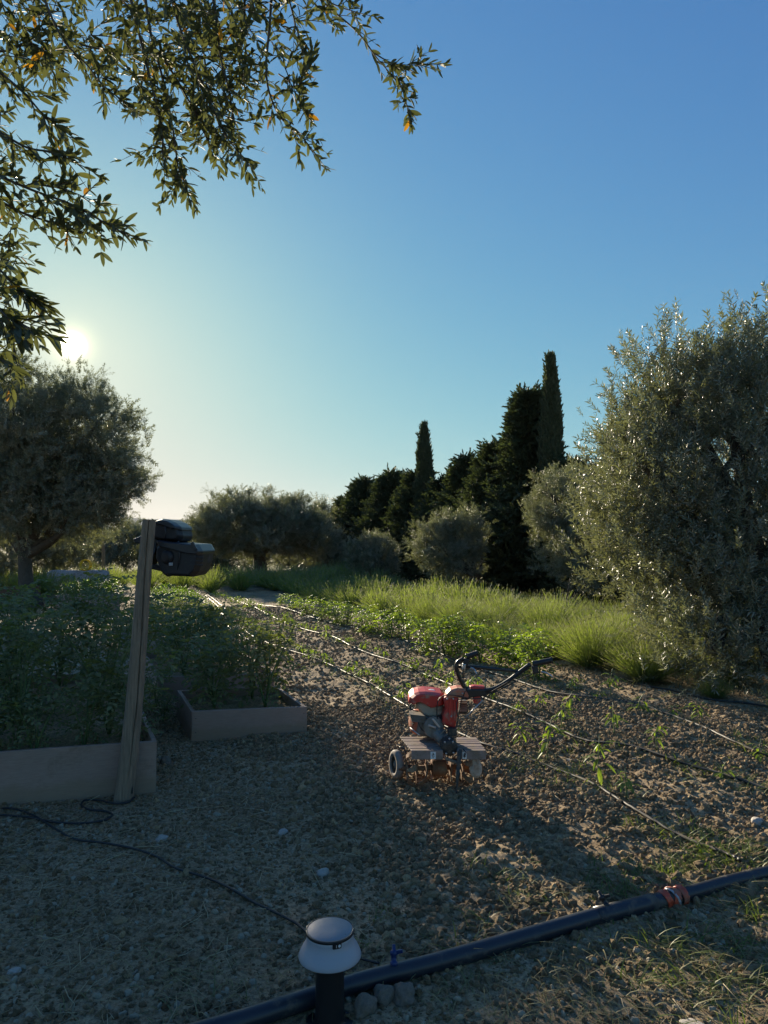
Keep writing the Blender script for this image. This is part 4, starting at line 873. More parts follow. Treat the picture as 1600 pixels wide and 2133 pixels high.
tag(tubes('power_cable', [(smooth_z(on_ground([(700, 2060), (735, 1985), (760, 1990), (790, 2000)], .005), 3), .0045)], M['rubber'], None, 7), 'short black cable lying between bollard lamp and big pipe', 'cable')
def drip(label, pts): 
    P = smooth_z(on_ground(pts, .009, 9, .5, .002), 4); tag(tubes('drip_line', [(P, .0095)], M['drip'], None, 7), label, 'irrigation line', 'drip lines along the crop rows')
def rowline(t, s0, s1, step=1.3): return [tuple(ts(t + .05 * math.sin(s * 1.7 + t), s)) for s in np.arange(s0, s1, step)]
drip('drip line passing under the tiller and ending at the big black pipe', [(1530, 1800), (1500, 1785), (1440, 1760), (1350, 1715), (1290, 1680), (1230, 1645), (1150, 1608), (1080, 1585), (1010, 1567), (930, 1525), (850, 1482), (760, 1425), (665, 1383), (600, 1361), (545, 1340), (500, 1310), (460, 1280), (455, 1262), (430, 1240)])
drip('drip line of the middle crop row, running just behind the tiller', [(1680, 1695), (1600, 1668), (1500, 1637), (1400, 1608), (1310, 1578), (1240, 1562), (1190, 1545), (1130, 1517), (1060, 1488), (1000, 1462), (900, 1416), (850, 1395), (800, 1380), (740, 1357), (690, 1334), (625, 1312), (575, 1290), (530, 1270), (480, 1246)])
drip('drip line of the crop row nearest the lavender', [(1680, 1620), (1600, 1590), (1520, 1560), (1450, 1528), (1380, 1502), (1320, 1482), (1200, 1464), (1120, 1442), (1040, 1412), (960, 1385), (850, 1345), (750, 1316), (655, 1288), (600, 1272), (570, 1265), (530, 1254), (498, 1239)])
drip('drip line at the foot of the lavender by the big olive', [(1680, 1478), (1600, 1471), (1540, 1462), (1470, 1457), (1400, 1440), (1340, 1428), (1250, 1400)])
drip('short drip line beside the long herb bed', [(540, 1342), (500, 1325), (462, 1290), (470, 1268), (450, 1250), (430, 1238)])
root = empty('irrigation_pipe', gp(900, 2010), 0, label='thick black plastic water pipe crossing the ground in front', cat='pipe'); O = root.location.copy()
PP = [gp(x, y, .031) for x, y in ((180, 2195), (300, 2165), (420, 2130), (540, 2095), (742, 2030), (900, 1990), (1100, 1934), (1255, 1890), (1365, 1864), (1430, 1848), (1510, 1826), (1600, 1805), (1720, 1772), (1850, 1740))]
PP = [Vector((p.x, p.y, .040)) - O for p in PP]; SP = smooth_path(PP, 6); cut = 8 * 6
PR = .0305
tubes('pipe', [(SP[:cut + 2], PR)], M['pipe'], root, 28)
tubes('pipe', [(SP[cut + 1:], PR * .93)], M['pipe'], root, 28)
def sleeve(name, i0, i1, r, mat, wob=0.0, **k):
    a, b_ = SP[i0], SP[i1]; n_ = 7; pts = [a.lerp(b_, j / (n_ - 1)) for j in range(n_)]; rr = [r * random.uniform(1 - wob, 1 + wob) for _ in range(n_)]; return tubes(name, [(pts, rr)], mat, root, 28, True, wob, **k)
M['red_tape'] = simple('red_tape', (.5, .07, .03), .35, var=.4, scale=30, bmp=.5, dirt=(.25, .12, .08), dirt_amt=.3)
M['clear_tape'] = simple('clear_tape', (.35, .34, .36), .3, var=.3, scale=20)
sleeve('collar', cut - 7, cut - 1, PR * 1.10, M['pipe'])
def tape_band(c, ax, r, wdt, mat, name, tilt=.2):
    bm = bmesh.new(); ax = (Vector(ax).normalized() + Vector((0, tilt * .3, tilt))).normalized(); rg = []
    for h in (-wdt / 2, -wdt / 4, 0, wdt / 4, wdt / 2): rg.append([p + (p - c).normalized() * random.uniform(-.002, .004) for p in ring(c + ax * h, ax, r * (1 + random.uniform(-.01, .02)), 30)])
    add_loft(bm, rg, False); o = bm_obj(name, bm, mat, root, True); s_ = o.modifiers.new('thick', 'SOLIDIFY'); s_.thickness = .0025; return o
ax = SP[cut + 6] - SP[cut]
for k, (f_, tl, w_) in enumerate(((.1, .25, .022), (.35, -.3, .028), (.6, .12, .024))):
    tape_band(SP[cut].lerp(SP[cut + 6], f_), ax, PR * (1.14 + .03 * k), w_ * 1.15, M['red_tape'], 'tape', tl)
tape_band(SP[cut].lerp(SP[cut + 6], .35), ax, PR * 1.22, .010, M['clear_tape'], 'tape', .4)
M['blue_plastic'] = simple('blue_plastic', (.012, .03, .12), .4)
def valve(i, mat, lean):
    c = SP[i] + Vector((0, 0, PR * .8)); a = Vector((lean, .35, .9)).normalized()
    bm = bmesh.new(); lathe(bm, c, a, [(0, .013), (.012, .013), (.013, .009), (.03, .009), (.031, .013), (.043, .013), (.044, .007), (.062, .006)], 16)
    o = bm_obj('valve', bm, mat, root, True); bm = bmesh.new(); add_box(bm, c + a * .037 + Vector((.014, -.004, .006)), (.034, .008, .012), frame_of(Vector((1, -.2, .3)))); bm_obj('lever', bm, mat, o, bevel=.002)
valve(4 * 6 + 3, M['blue_plastic'], .0); valve(7 * 6 + 0, M['rubber'], -.5)

# ------------------------------------------------------------------ bollard lamp
M['lamp_white'] = simple('lamp_white', (.34, .35, .385), .42, var=.04, scale=9, dirt=(.4, .37, .33), dirt_amt=.1)
M['lamp_black'] = simple('lamp_black', (.012, .012, .014), .38, var=.2)
M['solar'] = simple('solar', (.20, .22, .245), .5, var=.08, scale=60, dirt=(.12, .12, .12), dirt_amt=.05, dirt_scale=90)
lb = gp(690, 2108); LB = empty('bollard_lamp', (lb.x, lb.y, gz(lb.x, lb.y) * .5), 0, label='small garden bollard lamp with white flared shade on a black stem', cat='lamp')
def lat(name, prof, mat, close=True, n=56, parent=LB):
    bm = bmesh.new(); lathe(bm, (0, 0, 0), (0, 0, 1), prof, n, (0, 1, 0), close); return bm_obj(name, bm, mat, parent, True)
o = lat('stem', [(.0, .076), (.006, .076), (.0075, .072), (.010, .052), (.02, .0465), (.03, .0455), (.205, .0435), (.262, .0435)], M['lamp_black'])
lat('shade', [(.211, .0962), (.2095, .0968), (.2115, .0975), (.222, .0935), (.234, .0875), (.247, .0785), (.258, .0735), (.270, .0722), (.2835, .0728), (.2835, .066), (.262, .066), (.245, .072), (.225, .088), (.213, .095)], M['lamp_white'], False)
lat('rim', [(.2800, .0728), (.2805, .0752), (.2870, .0755), (.2885, .0742), (.2885, .070), (.2800, .070)], M['lamp_black'], False)
lat('solar_panel', [(.280, .0705), (.2876, .0705), (.2886, .0690), (.2888, .02), (.2888, .001)], M['solar'])
pa = math.atan2(-.93, .36); pd = Vector((math.cos(pa), math.sin(pa), 0)); fr_ = frame_of(pd)
bm = bmesh.new()
rg = []
for rr in (.0700, .0748):
    rg.append([Vector((math.cos(pa + a_) * rr, math.sin(pa + a_) * rr, z_)) for a_, z_ in ((-.19, .2815), (-.19, .269), (-.165, .266), (0, .266), (.165, .266), (.19, .269), (.19, .2815), (0, .2815))])
add_loft(bm, rg); tabo = bm_obj('control_panel', bm, M['lamp_black'], LB)
M['white_paint'] = simple('white_paint', (.7, .7, .7), .5)
bm = bmesh.new(); c = Vector((math.cos(pa + .10) * .0735, math.sin(pa + .10) * .0735, .2735)); lathe(bm, c, Vector((math.cos(pa + .1), math.sin(pa + .1), 0)), [(0, .0042), (.0018, .0042)], 18); bm_obj('button', bm, M['white_paint'], tabo)
for z_ in (.2765, .2735, .2705):
    bm = bmesh.new(); c = Vector((math.cos(pa - .03) * .0735, math.sin(pa - .03) * .0735, z_)); lathe(bm, c, Vector((math.cos(pa - .03), math.sin(pa - .03), 0)), [(0, .0011), (.0018, .0011)], 8); bm_obj('mark', bm, M['white_paint'], tabo)
for a_ in (-.9, .7, 2.3, 3.9):
    bm = bmesh.new(); lathe(bm, (math.cos(a_) * .064, math.sin(a_) * .064, .006), (0, 0, 1), [(0, .006), (.003, .006), (.004, .003)], 12, (0, 1, 0)); bm_obj('screw', bm, M['lamp_black'], LB, True)

# ------------------------------------------------------------------ stones
M['stone'] = simple('stone', (.17, .135, .10), .85, var=.25, scale=14, bmp=.5, dirt=(.12, .1, .08))
M['stone_pale'] = simple('stone_pale', (.36, .33, .29), .8, var=.2, scale=16, bmp=.3)
def stone(label, px, py, wpx, hpx, mat, seed, flat=.6):
    p = gp(px, py); s = wpx / F * p.y; o = link('stone', rock_mesh('stone', seed, mat, 4, .30, flat)); o.location = (p.x, p.y, gz(p.x, p.y) + s * flat * .18); o.rotation_euler = (random.uniform(-.2, .2), random.uniform(-.2, .2), random.uniform(0, 6)); o.scale = (s, s * .8, s); tag(o, label, 'stone', 'single stones on the soil')
for k, a in enumerate([('angular brown stone beside the foot of the bollard lamp', 765, 2085, 56, 0, M['stone'], 101, .8), ('brown stone touching the big pipe right of the bollard lamp', 800, 2062, 46, 0, M['stone'], 102, .8), ('rounded brown stone under the pipe, with dry grass behind it', 842, 2062, 54, 0, M['stone'], 103, .7),
        ('flat grey stone at the bottom right corner', 1428, 2118, 60, 0, M['stone_pale'], 104, .25), ('pale oval pebble in the shade in the middle of the trodden soil', 344, 1737, 26, 0, M['stone_pale'], 105, .6), ('pale round stone right of the power cable in the shade', 593, 1722, 22, 0, M['stone_pale'], 106, .6),
        ('pale stone with a dry stalk leaning over it', 676, 1806, 26, 0, M['stone_pale'], 107, .7), ('grey stone half buried by the left edge, lowest on the trodden soil', 48, 2010, 26, 0, M['stone_pale'], 108, .6), ('pale stone near the right edge between two drip lines', 1566, 1716, 34, 0, M['stone_pale'], 109, .6),
        ('brown clod-like stone at the corner of the largest bed', 350, 1578, 26, 0, M['stone'], 110, .7), ('white stone on bare soil between drip lines behind the grass', 1180, 1582, 16, 0, M['stone_pale'], 111, .6), ('flat brown stone at the lavender foot beside the row end', 850, 1312, 20, 0, M['stone'], 112, .5)]):
    stone(*a)
# straws that can be told apart
for k, (a, b_, c_, lb_) in enumerate([((636, 1775), (660, 1820), (694, 1884), 'long bent dry stalk pointing to the bollard lamp'), ((748, 1932), (764, 1944), (772, 1962), 'short bent dry stalk just right of the lamp shade'), ((95, 1955), (150, 1940), (205, 1920), 'long dry stalk lying in the shaded lower left'), ((180, 1960), (182, 1990), (184, 2008), 'upright-lying dry stalk in the lower left shade')]):
    P = [gp(*a), gp(*b_), gp(*c_)]; P = [Vector((p.x, p.y, gz(p.x, p.y) + .02)) for p in P]; tag(tubes('dry_stalk', [(P, [.002, .002, .001])], M['straw'], None, 5), lb_, 'stalk', 'dry stalks on the soil')

# ------------------------------------------------------------------ stone bench and yellow ring
M['concrete'] = simple('concrete', (.36, .35, .35), .85, var=.25, scale=5, bmp=.4, dirt=(.2, .17, .14))
c = Vector((dp3(165, 1200, 20).x, 20, 0)); bm = bmesh.new(); rg = []
for i in range(9):
    x = -.78 + 1.56 * i / 8; e = random.uniform(-.02, .02); rg.append([Vector((x, y_, z_ + e)) for y_, z_ in ((-.28, -.05), (.28, -.05), (.30, .35), (.22, .6), (0, .66), (-.22, .6), (-.30, .35))])
add_loft(bm, rg); o = bm_obj('stone_block', bm, M['concrete'], None, True); o.location = c; tag(o, 'long pale rounded stone block between the hazy olive and the herbs', 'stone block')
M['yellow'] = leaf_mat('yellow', (.75, .55, .06), (.85, .65, .1), .5, (1.1, 1.1, 1))
bm = bmesh.new(); lathe(bm, (0, 0, 0), (0, 1, 0), [(-.05, .145), (-.045, .165), (.0, .17), (.045, .165), (.05, .145), (.05, .13), (-.05, .13)], 28, close=False); o = bm_obj('yellow_ring', bm, M['yellow'], None, True); q = dp3(180, 1184, 20); o.location = (q.x, 20, .80); tag(o, 'small yellow hoop glowing in the sun on the pale stone block', 'hoop')
# ------------------------------------------------------------------ motor tiller
M['red_paint'] = simple('red_paint', (.55, .04, .03), .36, var=.12, scale=12, dirt=(.36, .24, .17), dirt_amt=.3, dirt_scale=14)
M['faded_red'] = simple('faded_red', (.55, .14, .07), .5, var=.2, scale=10, dirt=(.38, .27, .18), dirt_amt=.5, dirt_scale=9)
M['tank'] = simple('tank', (.42, .33, .25), .55, var=.15, scale=8, dirt=(.25, .17, .11), dirt_amt=.4)
M['cast'] = simple('cast', (.20, .19, .175), .55, .3, var=.3, scale=18, dirt=(.22, .17, .12), dirt_amt=.5, dirt_scale=16, bmp=.2)
M['dark_cast'] = simple('dark_cast', (.035, .033, .032), .5, .2, var=.3, scale=22, dirt=(.15, .11, .08), dirt_amt=.4, dirt_scale=20)
M['rust'] = simple('rust', (.19, .085, .04), .8, .1, var=.4, scale=22, bmp=.4, dirt=(.22, .16, .10), dirt_amt=.5)
M['fender'] = simple('fender', (.27, .20, .18), .5, var=.3, scale=16, dirt=(.20, .15, .11), dirt_amt=.6, dirt_scale=18, bmp=.15)
M['steel'] = simple('steel', (.45, .46, .48), .35, .8, var=.15)
M['tyre'] = simple('tyre', (.22, .20, .18), .75, var=.2, scale=20, dirt=(.28, .22, .17), dirt_amt=.5)
M['black_tube'] = simple('black_tube', (.02, .02, .021), .35, var=.2, dirt=(.12, .1, .08), dirt_amt=.15)
tb = gp(915, 1618) ; TL = empty('motor_tiller', tb, 0, label='muddy red two-handled motor tiller standing on the tilled soil', cat='tiller'); O = tb.copy()
def Z(zx, zy, d): return dp3(760 + zx / 3.636, 1320 + zy / 3.636, d) - O     # measured on an enlargement of the photograph
def rbox(name, c, size, mat, rot=None, bevel=.008, parent=TL, taper=1.0, **k):
    bm = bmesh.new(); vs_ = add_box(bm, (0, 0, 0), size)
    for v_ in vs_:
        if v_.co.z > 0: v_.co.x *= taper; v_.co.y *= taper
    o = bm_obj(name, bm, mat, parent, False, bevel, **k); o.location = c
    if rot: o.rotation_euler = rot
    return o
def zslab(name, poly, dc, depth, mat, bevel=.006, shrink=.88, parent=TL, smooth=False, yaw=.0):
    bm = bmesh.new(); P = [Z(x, y, dc) for x, y in poly]; c = sum(P, Vector()) / len(P); rg = []
    for f_, sc in ((-.5, shrink), (-.34, 1), (.34, 1), (.5, shrink)):
        rg.append([Vector((c.x + (p.x - c.x) * sc + f_ * depth * yaw, dc - O.y + f_ * depth + (p.x - c.x) * -yaw * .0, c.z + (p.z - c.z) * sc)) for p in P])
    add_loft(bm, rg); return bm_obj(name, bm, mat, parent, smooth, bevel)
# fuel tank and its red cover
zslab('fuel_tank', [(372, 480), (420, 478), (590, 505), (592, 560), (570, 592), (470, 596), (425, 575), (392, 530)], 4.62, .20, M['tank'], .012, .82)
zslab('tank_cover', [(325, 485), (335, 447), (365, 420), (400, 408), (450, 406), (520, 412), (570, 420), (600, 445), (598, 500), (560, 512), (500, 528), (450, 500), (400, 478), (372, 482), (355, 500), (330, 498)], 4.61, .235, M['red_paint'], .012, .80)
bm = bmesh.new(); c = Z(500, 434, 4.58); lathe(bm, c, (0, -.25, 1), [(-.01, .036), (.004, .036), (.009, .030)], 24, (0, 1, 0)); fc = bm_obj('fuel_cap', bm, M['dark_cast'], TL, True)
bm = bmesh.new(); lathe(bm, c, (0, -.25, 1), [(.006, .0265), (.0112, .0265), (.0125, .02)], 24, (0, 1, 0)); bm_obj('cap_top', bm, M['white_paint'], fc, True)
# engine
rbox('crankcase', Z(480, 665, 4.60), (.17, .17, .13), M['cast'], (0, .12, .1), .02)
bm = bmesh.new(); lathe(bm, Z(400, 650, 4.60), (-1, -.35, .05), [(-.03, .078), (.02, .078), (.038, .068), (.045, .045), (.047, .02)], 30); rc = bm_obj('starter_cover', bm, M['faded_red'], TL, True)
bm = bmesh.new()
for k in range(7): a = k * 2 * math.pi / 7; add_box(bm, Z(400, 650, 4.60) + Vector((-.052, -.018, .002)) + frame_of((-1, -.35, .05)) @ Vector((0, .045 * math.cos(a), .045 * math.sin(a))), (.004, .008, .03), frame_of((-1, -.35, .05)) @ Matrix.Rotation(a + 1.57, 3, 'X'))
bm_obj('vent_slots', bm, M['dark_cast'], rc)
bm = bmesh.new()
for k in range(7): add_box(bm, Z(395 + k * 2, 590 + k * 8, 4.52), (.10, .10, .004), Matrix.Rotation(.1, 3, 'Y'))
bm_obj('cooling_fins', bm, M['cast'], TL)
rbox('carburettor', Z(560, 640, 4.52), (.05, .06, .06), M['dark_cast'], (0, 0, .3), .006)
zslab('air_filter', [(705, 488), (765, 492), (770, 560), (752, 585), (705, 580)], 4.62, .11, M['dark_cast'], .006, .9)
bm = bmesh.new()
for k in range(6): add_box(bm, Z(738, 500 + k * 14, 4.562), (.050, .006, .007))
bm_obj('grille', bm, M['fender'], TL)
# belt cover: narrow red box with a faded bulge on top
zslab('belt_cover', [(585, 470), (612, 452), (700, 455), (702, 520), (690, 600), (672, 700), (575, 655), (580, 600), (600, 540)], 4.50, .10, M['red_paint'], .008, .9)
zslab('cover_bulge', [(600, 470), (612, 432), (640, 402), (690, 388), (740, 392), (775, 412), (788, 440), (780, 475), (740, 468), (700, 456), (640, 458), (612, 478)], 4.52, .14, M['faded_red'], .014, .78)
bm = bmesh.new(); add_box(bm, Z(640, 560, 4.447), (.016, .006, .13), Matrix.Rotation(.05, 3, 'Y')); add_box(bm, Z(672, 560, 4.447), (.008, .006, .12)); bm_obj('cover_rib', bm, M['red_paint'], TL, bevel=.002)
for zx, zy in ((650, 610), (620, 480), (665, 480), (735, 440)):
    bm = bmesh.new(); lathe(bm, Z(zx, zy, 4.445), (0, -1, 0), [(0, .006), (.006, .006), (.008, .004)], 8); bm_obj('bolt', bm, M['steel'], TL)
# transmission
bm = bmesh.new(); a_, b_ = Z(520, 700, 4.50), Z(635, 835, 4.38); dx = (b_ - a_).normalized(); L_ = (b_ - a_).length
add_loft(bm, [ring(a_ - dx * .02, dx, .058, 14, sy=.8), ring(a_ + dx * L_ * .25, dx, .052, 14, sy=.8), ring(a_ + dx * L_ * .6, dx, .040, 14, sy=.85), ring(a_ + dx * L_ * .95, dx, .046, 14, sy=.9), ring(b_ + dx * .02, dx, .040, 14, sy=.9)]); bm_obj('transmission_case', bm, M['cast'], TL, False, .004)
bm = bmesh.new(); lathe(bm, Z(515, 690, 4.47), (.3, -1, .15), [(-.04, .060), (.0, .060), (.004, .066), (.014, .066), (.018, .050), (.022, .03)], 24); bm_obj('clutch_housing', bm, M['cast'], TL, False, .003)
bm = bmesh.new()
for f_ in (.2, .4, .6, .8): add_box(bm, a_.lerp(b_, f_) + Vector((.0, -.036, .018)), (.07, .010, .008), frame_of(dx.cross(Vector((0, 1, 0)))))
bm_obj('casting_rib', bm, M['cast'], TL)
bm = bmesh.new(); lathe(bm, Z(635, 840, 4.33), (.1, -1, -.1), [(-.06, .050), (.01, .050), (.016, .044), (.022, .03), (.024, .012)], 22); bm_obj('gearbox', bm, M['dark_cast'], TL, False, .003)
for zx, zy in ((600, 800), (660, 800), (610, 885), (665, 880), (635, 775)):
    bm = bmesh.new(); lathe(bm, Z(zx, zy, 4.30), (0, -1, 0), [(0, .006), (.008, .006), (.009, .004)], 6); bm_obj('bolt', bm, M['steel'], TL)
bm = bmesh.new(); add_box(bm, Z(535, 660, 4.42), (.012, .012, .07), Matrix.Rotation(-.7, 3, 'Y')); add_box(bm, Z(505, 685, 4.42), (.05, .010, .012), Matrix.Rotation(.3, 3, 'Y')); bm_obj('clutch_arm', bm, M['steel'], TL, bevel=.002)
rbox('tool_bracket', Z(655, 722, 4.42), (.055, .05, .045), M['dark_cast'], (0, 0, 0), .004)
# fenders with tread slats, one each side
def fender(zl, zr, sgn, lab):
    z0 = .243; dF, dB = 4.30, 4.60
    def pt(zx, zy_, d): p = dp3(760 + zx / 3.636, 1400, d); return Vector((p.x, d, z0)) - O
    A, B_, C_, D_ = pt(zl[0], 0, dF), pt(zr[0], 0, dF), pt(zr[1], 0, dB), pt(zl[1], 0, dB)
    f = empty('fender', (0, 0, 0)); f.parent = TL
    n_ = 8
    for i in range(n_):
        u0, u1 = (i + .06) / n_, (i + .80) / n_
        q = [A.lerp(D_, u0), B_.lerp(C_, u0), B_.lerp(C_, u1), A.lerp(D_, u1)]; e = random.uniform(-.002, .002); bm = bmesh.new()
        add_loft(bm, [[p + Vector((0, 0, h_ + e)) for p in q] for h_ in (-.006, .0)]); bm_obj('slat', bm, M['fender'], f, bevel=.0012)
    for u in (.12, .5, .88):
        bm = bmesh.new(); p, q = A.lerp(B_, u), D_.lerp(C_, u); add_loft(bm, [[p + Vector((x_, 0, z_)) for x_, z_ in ((-.009, -.0095), (.009, -.0095), (.009, -.0065), (-.009, -.0065))], [q + Vector((x_, 0, z_)) for x_, z_ in ((-.009, -.0095), (.009, -.0095), (.009, -.0065), (-.009, -.0065))]]); bm_obj('rail', bm, M['fender'], f)
    bm = bmesh.new(); add_loft(bm, [[A + Vector((0, -.006, .002)), A + Vector((0, -.002, .002)), A + Vector((0, -.002, -.052)), A + Vector((0, -.006, -.050))], [B_ + Vector((0, -.006, .002)), B_ + Vector((0, -.002, .002)), B_ + Vector((0, -.002, -.052)), B_ + Vector((0, -.006, -.050))]]); bm_obj('front_plate', bm, M['fender'], f, bevel=.001)
    return A, B_
A1, B1 = fender((350, 262), (585, 512), -1, 0); A2, B2 = fender((690, 690), (908, 832), 1, 0)
M['ink'] = simple('ink', (.02, .02, .02), .6)
def sticker(x0, wd):
    c = Vector((x0, A1.y - .0075, A1.z - .026)); s = empty('warning_label', c); s.parent = TL
    bm = bmesh.new(); add_box(bm, (0, 0, 0), (wd, .001, .042)); bm_obj('label_plate', bm, M['white_paint'], s)
    bm = bmesh.new()                                                  # the little figure printed on it
    for cx_, cz_, sx_, sz_, an in ((.000, .012, .006, .006, 0), (.0, .003, .005, .012, .3), (.004, -.008, .003, .012, .6), (-.004, -.008, .003, .012, -.5), (.005, .004, .010, .0025, .5), (-.005, .003, .009, .0025, -.4)):
        add_box(bm, (cx_, -.0008, cz_), (sx_, .0008, sz_), Matrix.Rotation(an, 3, 'Y'))
    bm_obj('print', bm, M['ink'], s)
sticker((B1.x - .058), .032); sticker((A2.x + .045), .026)
# drag stake
SK = [Z(718, 855, 4.29), Z(708, 930, 4.27), Z(695, 1040, 4.25), Z(686, 1190, 4.24)]
bm = bmesh.new(); add_loft(bm, [[p + Vector((x_ * w_, y_, 0)) for x_, y_ in ((-1, -.006), (1, -.006), (1, .006), (-1, .006))] for p, w_ in zip(SK, (.010, .012, .011, .004))]); bm_obj('drag_stake', bm, M['dark_cast'], TL, bevel=.002)
bm = bmesh.new(); add_box(bm, Z(655, 940, 4.30), (.085, .02, .016), Matrix.Rotation(.35, 3, 'Y')); bm_obj('stake_bracket', bm, M['cast'], TL, bevel=.003)
tubes('stake_pin', [([Z(735, 850, 4.28), Z(760, 880, 4.275), Z(745, 910, 4.27)], .0035)], M['dark_cast'], TL, 6)
# rotor: shaft, hubs and bent tines on both sides
hub = Z(545, 990, 4.42)
bm = bmesh.new(); lathe(bm, hub + Vector((-.04, 0, 0)), (1, .1, 0), [(0, .035), (.005, .048), (.03, .052), (.07, .052), (.09, .048), (.095, .03)], 22); bm_obj('rotor_hub', bm, M['rust'], TL, False, .003)
tubes('rotor_shaft', [([hub + Vector((-.24, -.02, 0)), hub + Vector((.28, .03, 0))], .016)], M['rust'], TL, 14)
def tine(xo, ang, sd):
    c = hub + Vector((xo, xo * .08, 0)); bm = bmesh.new(); prs = [(0, .0), (.05, .0), (.085, .0), (.112, .012), (.128, .035), (.133, .06)]; rg = []
    for k, (r_, lat_) in enumerate(prs):
        a = ang + (r_ > .08) * (r_ - .08) * 5; p = c + Vector((sd * lat_, math.cos(a) * r_, math.sin(a) * r_)); w_ = (.022, .020, .018, .018, .016, .006)[k]
        tn = Vector((0, -math.sin(a), math.cos(a))); nn = Vector((1, 0, 0)) if k < 3 else Vector((.5, math.cos(a) * .8 * 1, math.sin(a) * .8)).normalized()
        rg.append([p + tn * w_ * s1 + nn * .003 * s2 for s1, s2 in ((-1, -1), (1, -1), (1, 1), (-1, 1))])
    add_loft(bm, rg); bm_obj('tine', bm, M['rust'], TL, bevel=.001)
for xo, sd, off in ((-.19, 1, .3), (-.13, -1, 1.1), (-.07, -1, .2), (.08, 1, .8), (.15, 1, .1), (.22, -1, .9)):
    for k in range(4): tine(xo, off + k * math.pi / 2, sd)
    bm = bmesh.new(); lathe(bm, hub + Vector((xo - .006, xo * .08, 0)), (1, .1, 0), [(0, .04), (.012, .04)], 16); bm_obj('tine_flange', bm, M['rust'], TL)
bm = bmesh.new(); add_loft(bm, [ring(Z(822, 960, 4.36), (.5, -1, .2), .042, 18, sy=1.2), ring(Z(832, 1000, 4.34), (.5, -1, .2), .046, 18, sy=1.2), ring(Z(845, 1010, 4.33), (.5, -1, .2), .03, 18, sy=1.1)]); bm_obj('side_disc', bm, M['tank'], TL, False, .003)
# grey wheel at the left
wc = Z(237, 966, 4.47); wax = Vector((-.93, -.34, .05)).normalized(); bm = bmesh.new()
lathe(bm, wc, wax, [(-.020, .052), (-.024, .066), (-.020, .080), (-.009, .087), (.009, .087), (.019, .080), (.022, .066), (.020, .054), (.013, .05)], 36, close=False); wl = bm_obj('wheel', bm, M['tyre'], TL, True)
bm = bmesh.new(); lathe(bm, wc, wax, [(-.03, .053), (-.012, .050), (.0, .03), (.012, .018), (.016, .012)], 28); bm_obj('rim', bm, M['cast'], wl, True)
tubes('wheel_bracket', [(smooth_path([wc + wax * -.01, Z(290, 975, 4.45), Z(330, 985, 4.43), Z(400, 985, 4.43)], 3), .012), (smooth_path([Z(262, 840, 4.5), Z(295, 850, 4.48), Z(312, 900, 4.46), Z(300, 950, 4.46)], 4), .006)], M['dark_cast'], TL, 10)
# handlebars
hm = Z(830, 420, 4.52)
zslab('handle_bracket', [(788, 385), (818, 378), (900, 384), (902, 404), (862, 410), (868, 500), (850, 512), (815, 508), (808, 460), (790, 420)], 4.50, .07, M['red_paint'], .005, .9)
zslab('mount_plate', [(760, 408), (800, 402), (900, 405), (985, 400), (1000, 425), (930, 440), (905, 462), (850, 458), (790, 470), (770, 480), (757, 440)], 4.48, .05, M['black_tube'], .005, .92)
LH = smooth_path([Z(800, 410, 4.50), Z(752, 398, 4.50), Z(715, 330, 4.49), Z(690, 255, 4.48), Z(700, 210, 4.47), Z(745, 180, 4.46)], 6)
RH = smooth_path([Z(800, 415, 4.50), Z(900, 418, 4.47), Z(985, 400, 4.44), Z(1080, 345, 4.42), Z(1160, 285, 4.40), Z(1245, 222, 4.38)], 6)
tubes('handlebar', [(LH, .0135)], M['black_tube'], TL, 14); tubes('handlebar', [(RH, .0135)], M['black_tube'], TL, 14)
tubes('crossbar', [([Z(705, 240, 4.48), Z(800, 242, 4.47), Z(1170, 276, 4.41)], [.010, .011, .010])], M['black_tube'], TL, 12)
def grip(a, b_):
    a, b_ = Vector(a), Vector(b_); n_ = 13; pts = [a.lerp(b_, i / (n_ - 1)) for i in range(n_)]; rr = [.018 if i % 2 else .0165 for i in range(n_)]; rr[0] = .020; rr[-1] = .020
    tubes('grip', [(pts, rr)], M['rubber'], TL, 14)
grip(Z(765, 168, 4.46), Z(852, 138, 4.45)); grip(Z(1262, 222, 4.38), Z(1412, 192, 4.36))
rbox('lever_clamp', Z(762, 205, 4.455), (.034, .03, .045), M['rubber'], (0, .3, 0), .006); rbox('lever_clamp', Z(1280, 262, 4.375), (.036, .03, .050), M['rubber'], (0, -.2, 0), .006)
rbox('throttle', Z(745, 240, 4.45), (.022, .024, .035), M['steel'], (0, .2, 0), .004)
tubes('lever', [(smooth_path([Z(795, 248, 4.45), Z(825, 262, 4.44), Z(842, 300, 4.43)], 4), .005)], M['steel'], TL, 8)
tubes('lever', [(smooth_path([Z(1325, 278, 4.37), Z(1370, 290, 4.36), Z(1412, 318, 4.35)], 4), .005)], M['steel'], TL, 8)
def cable(pts, r=.0032, m='rubber'): tubes('control_cable', [(smooth_path([Z(*p) for p in pts], 6), r)], M[m], TL, 6)
cable([(742, 250, 4.44), (740, 330, 4.44), (760, 400, 4.44), (745, 450, 4.44), (720, 520, 4.44), (700, 640, 4.44), (680, 700, 4.43)])
cable([(1270, 290, 4.37), (1180, 330, 4.38), (1080, 380, 4.40), (980, 430, 4.42), (900, 470, 4.43), (800, 480, 4.44), (700, 460, 4.43), (620, 452, 4.42), (560, 480, 4.42), (542, 550, 4.42), (545, 630, 4.43)])
cable([(1240, 250, 4.37), (1120, 330, 4.39), (1000, 400, 4.41), (930, 440, 4.42)])
cable([(380, 500, 4.5), (345, 525, 4.5), (350, 560, 4.5), (400, 575, 4.5)], .004)
cable([(770, 480, 4.45), (700, 490, 4.43), (690, 560, 4.42), (700, 640, 4.42), (672, 740, 4.41)])
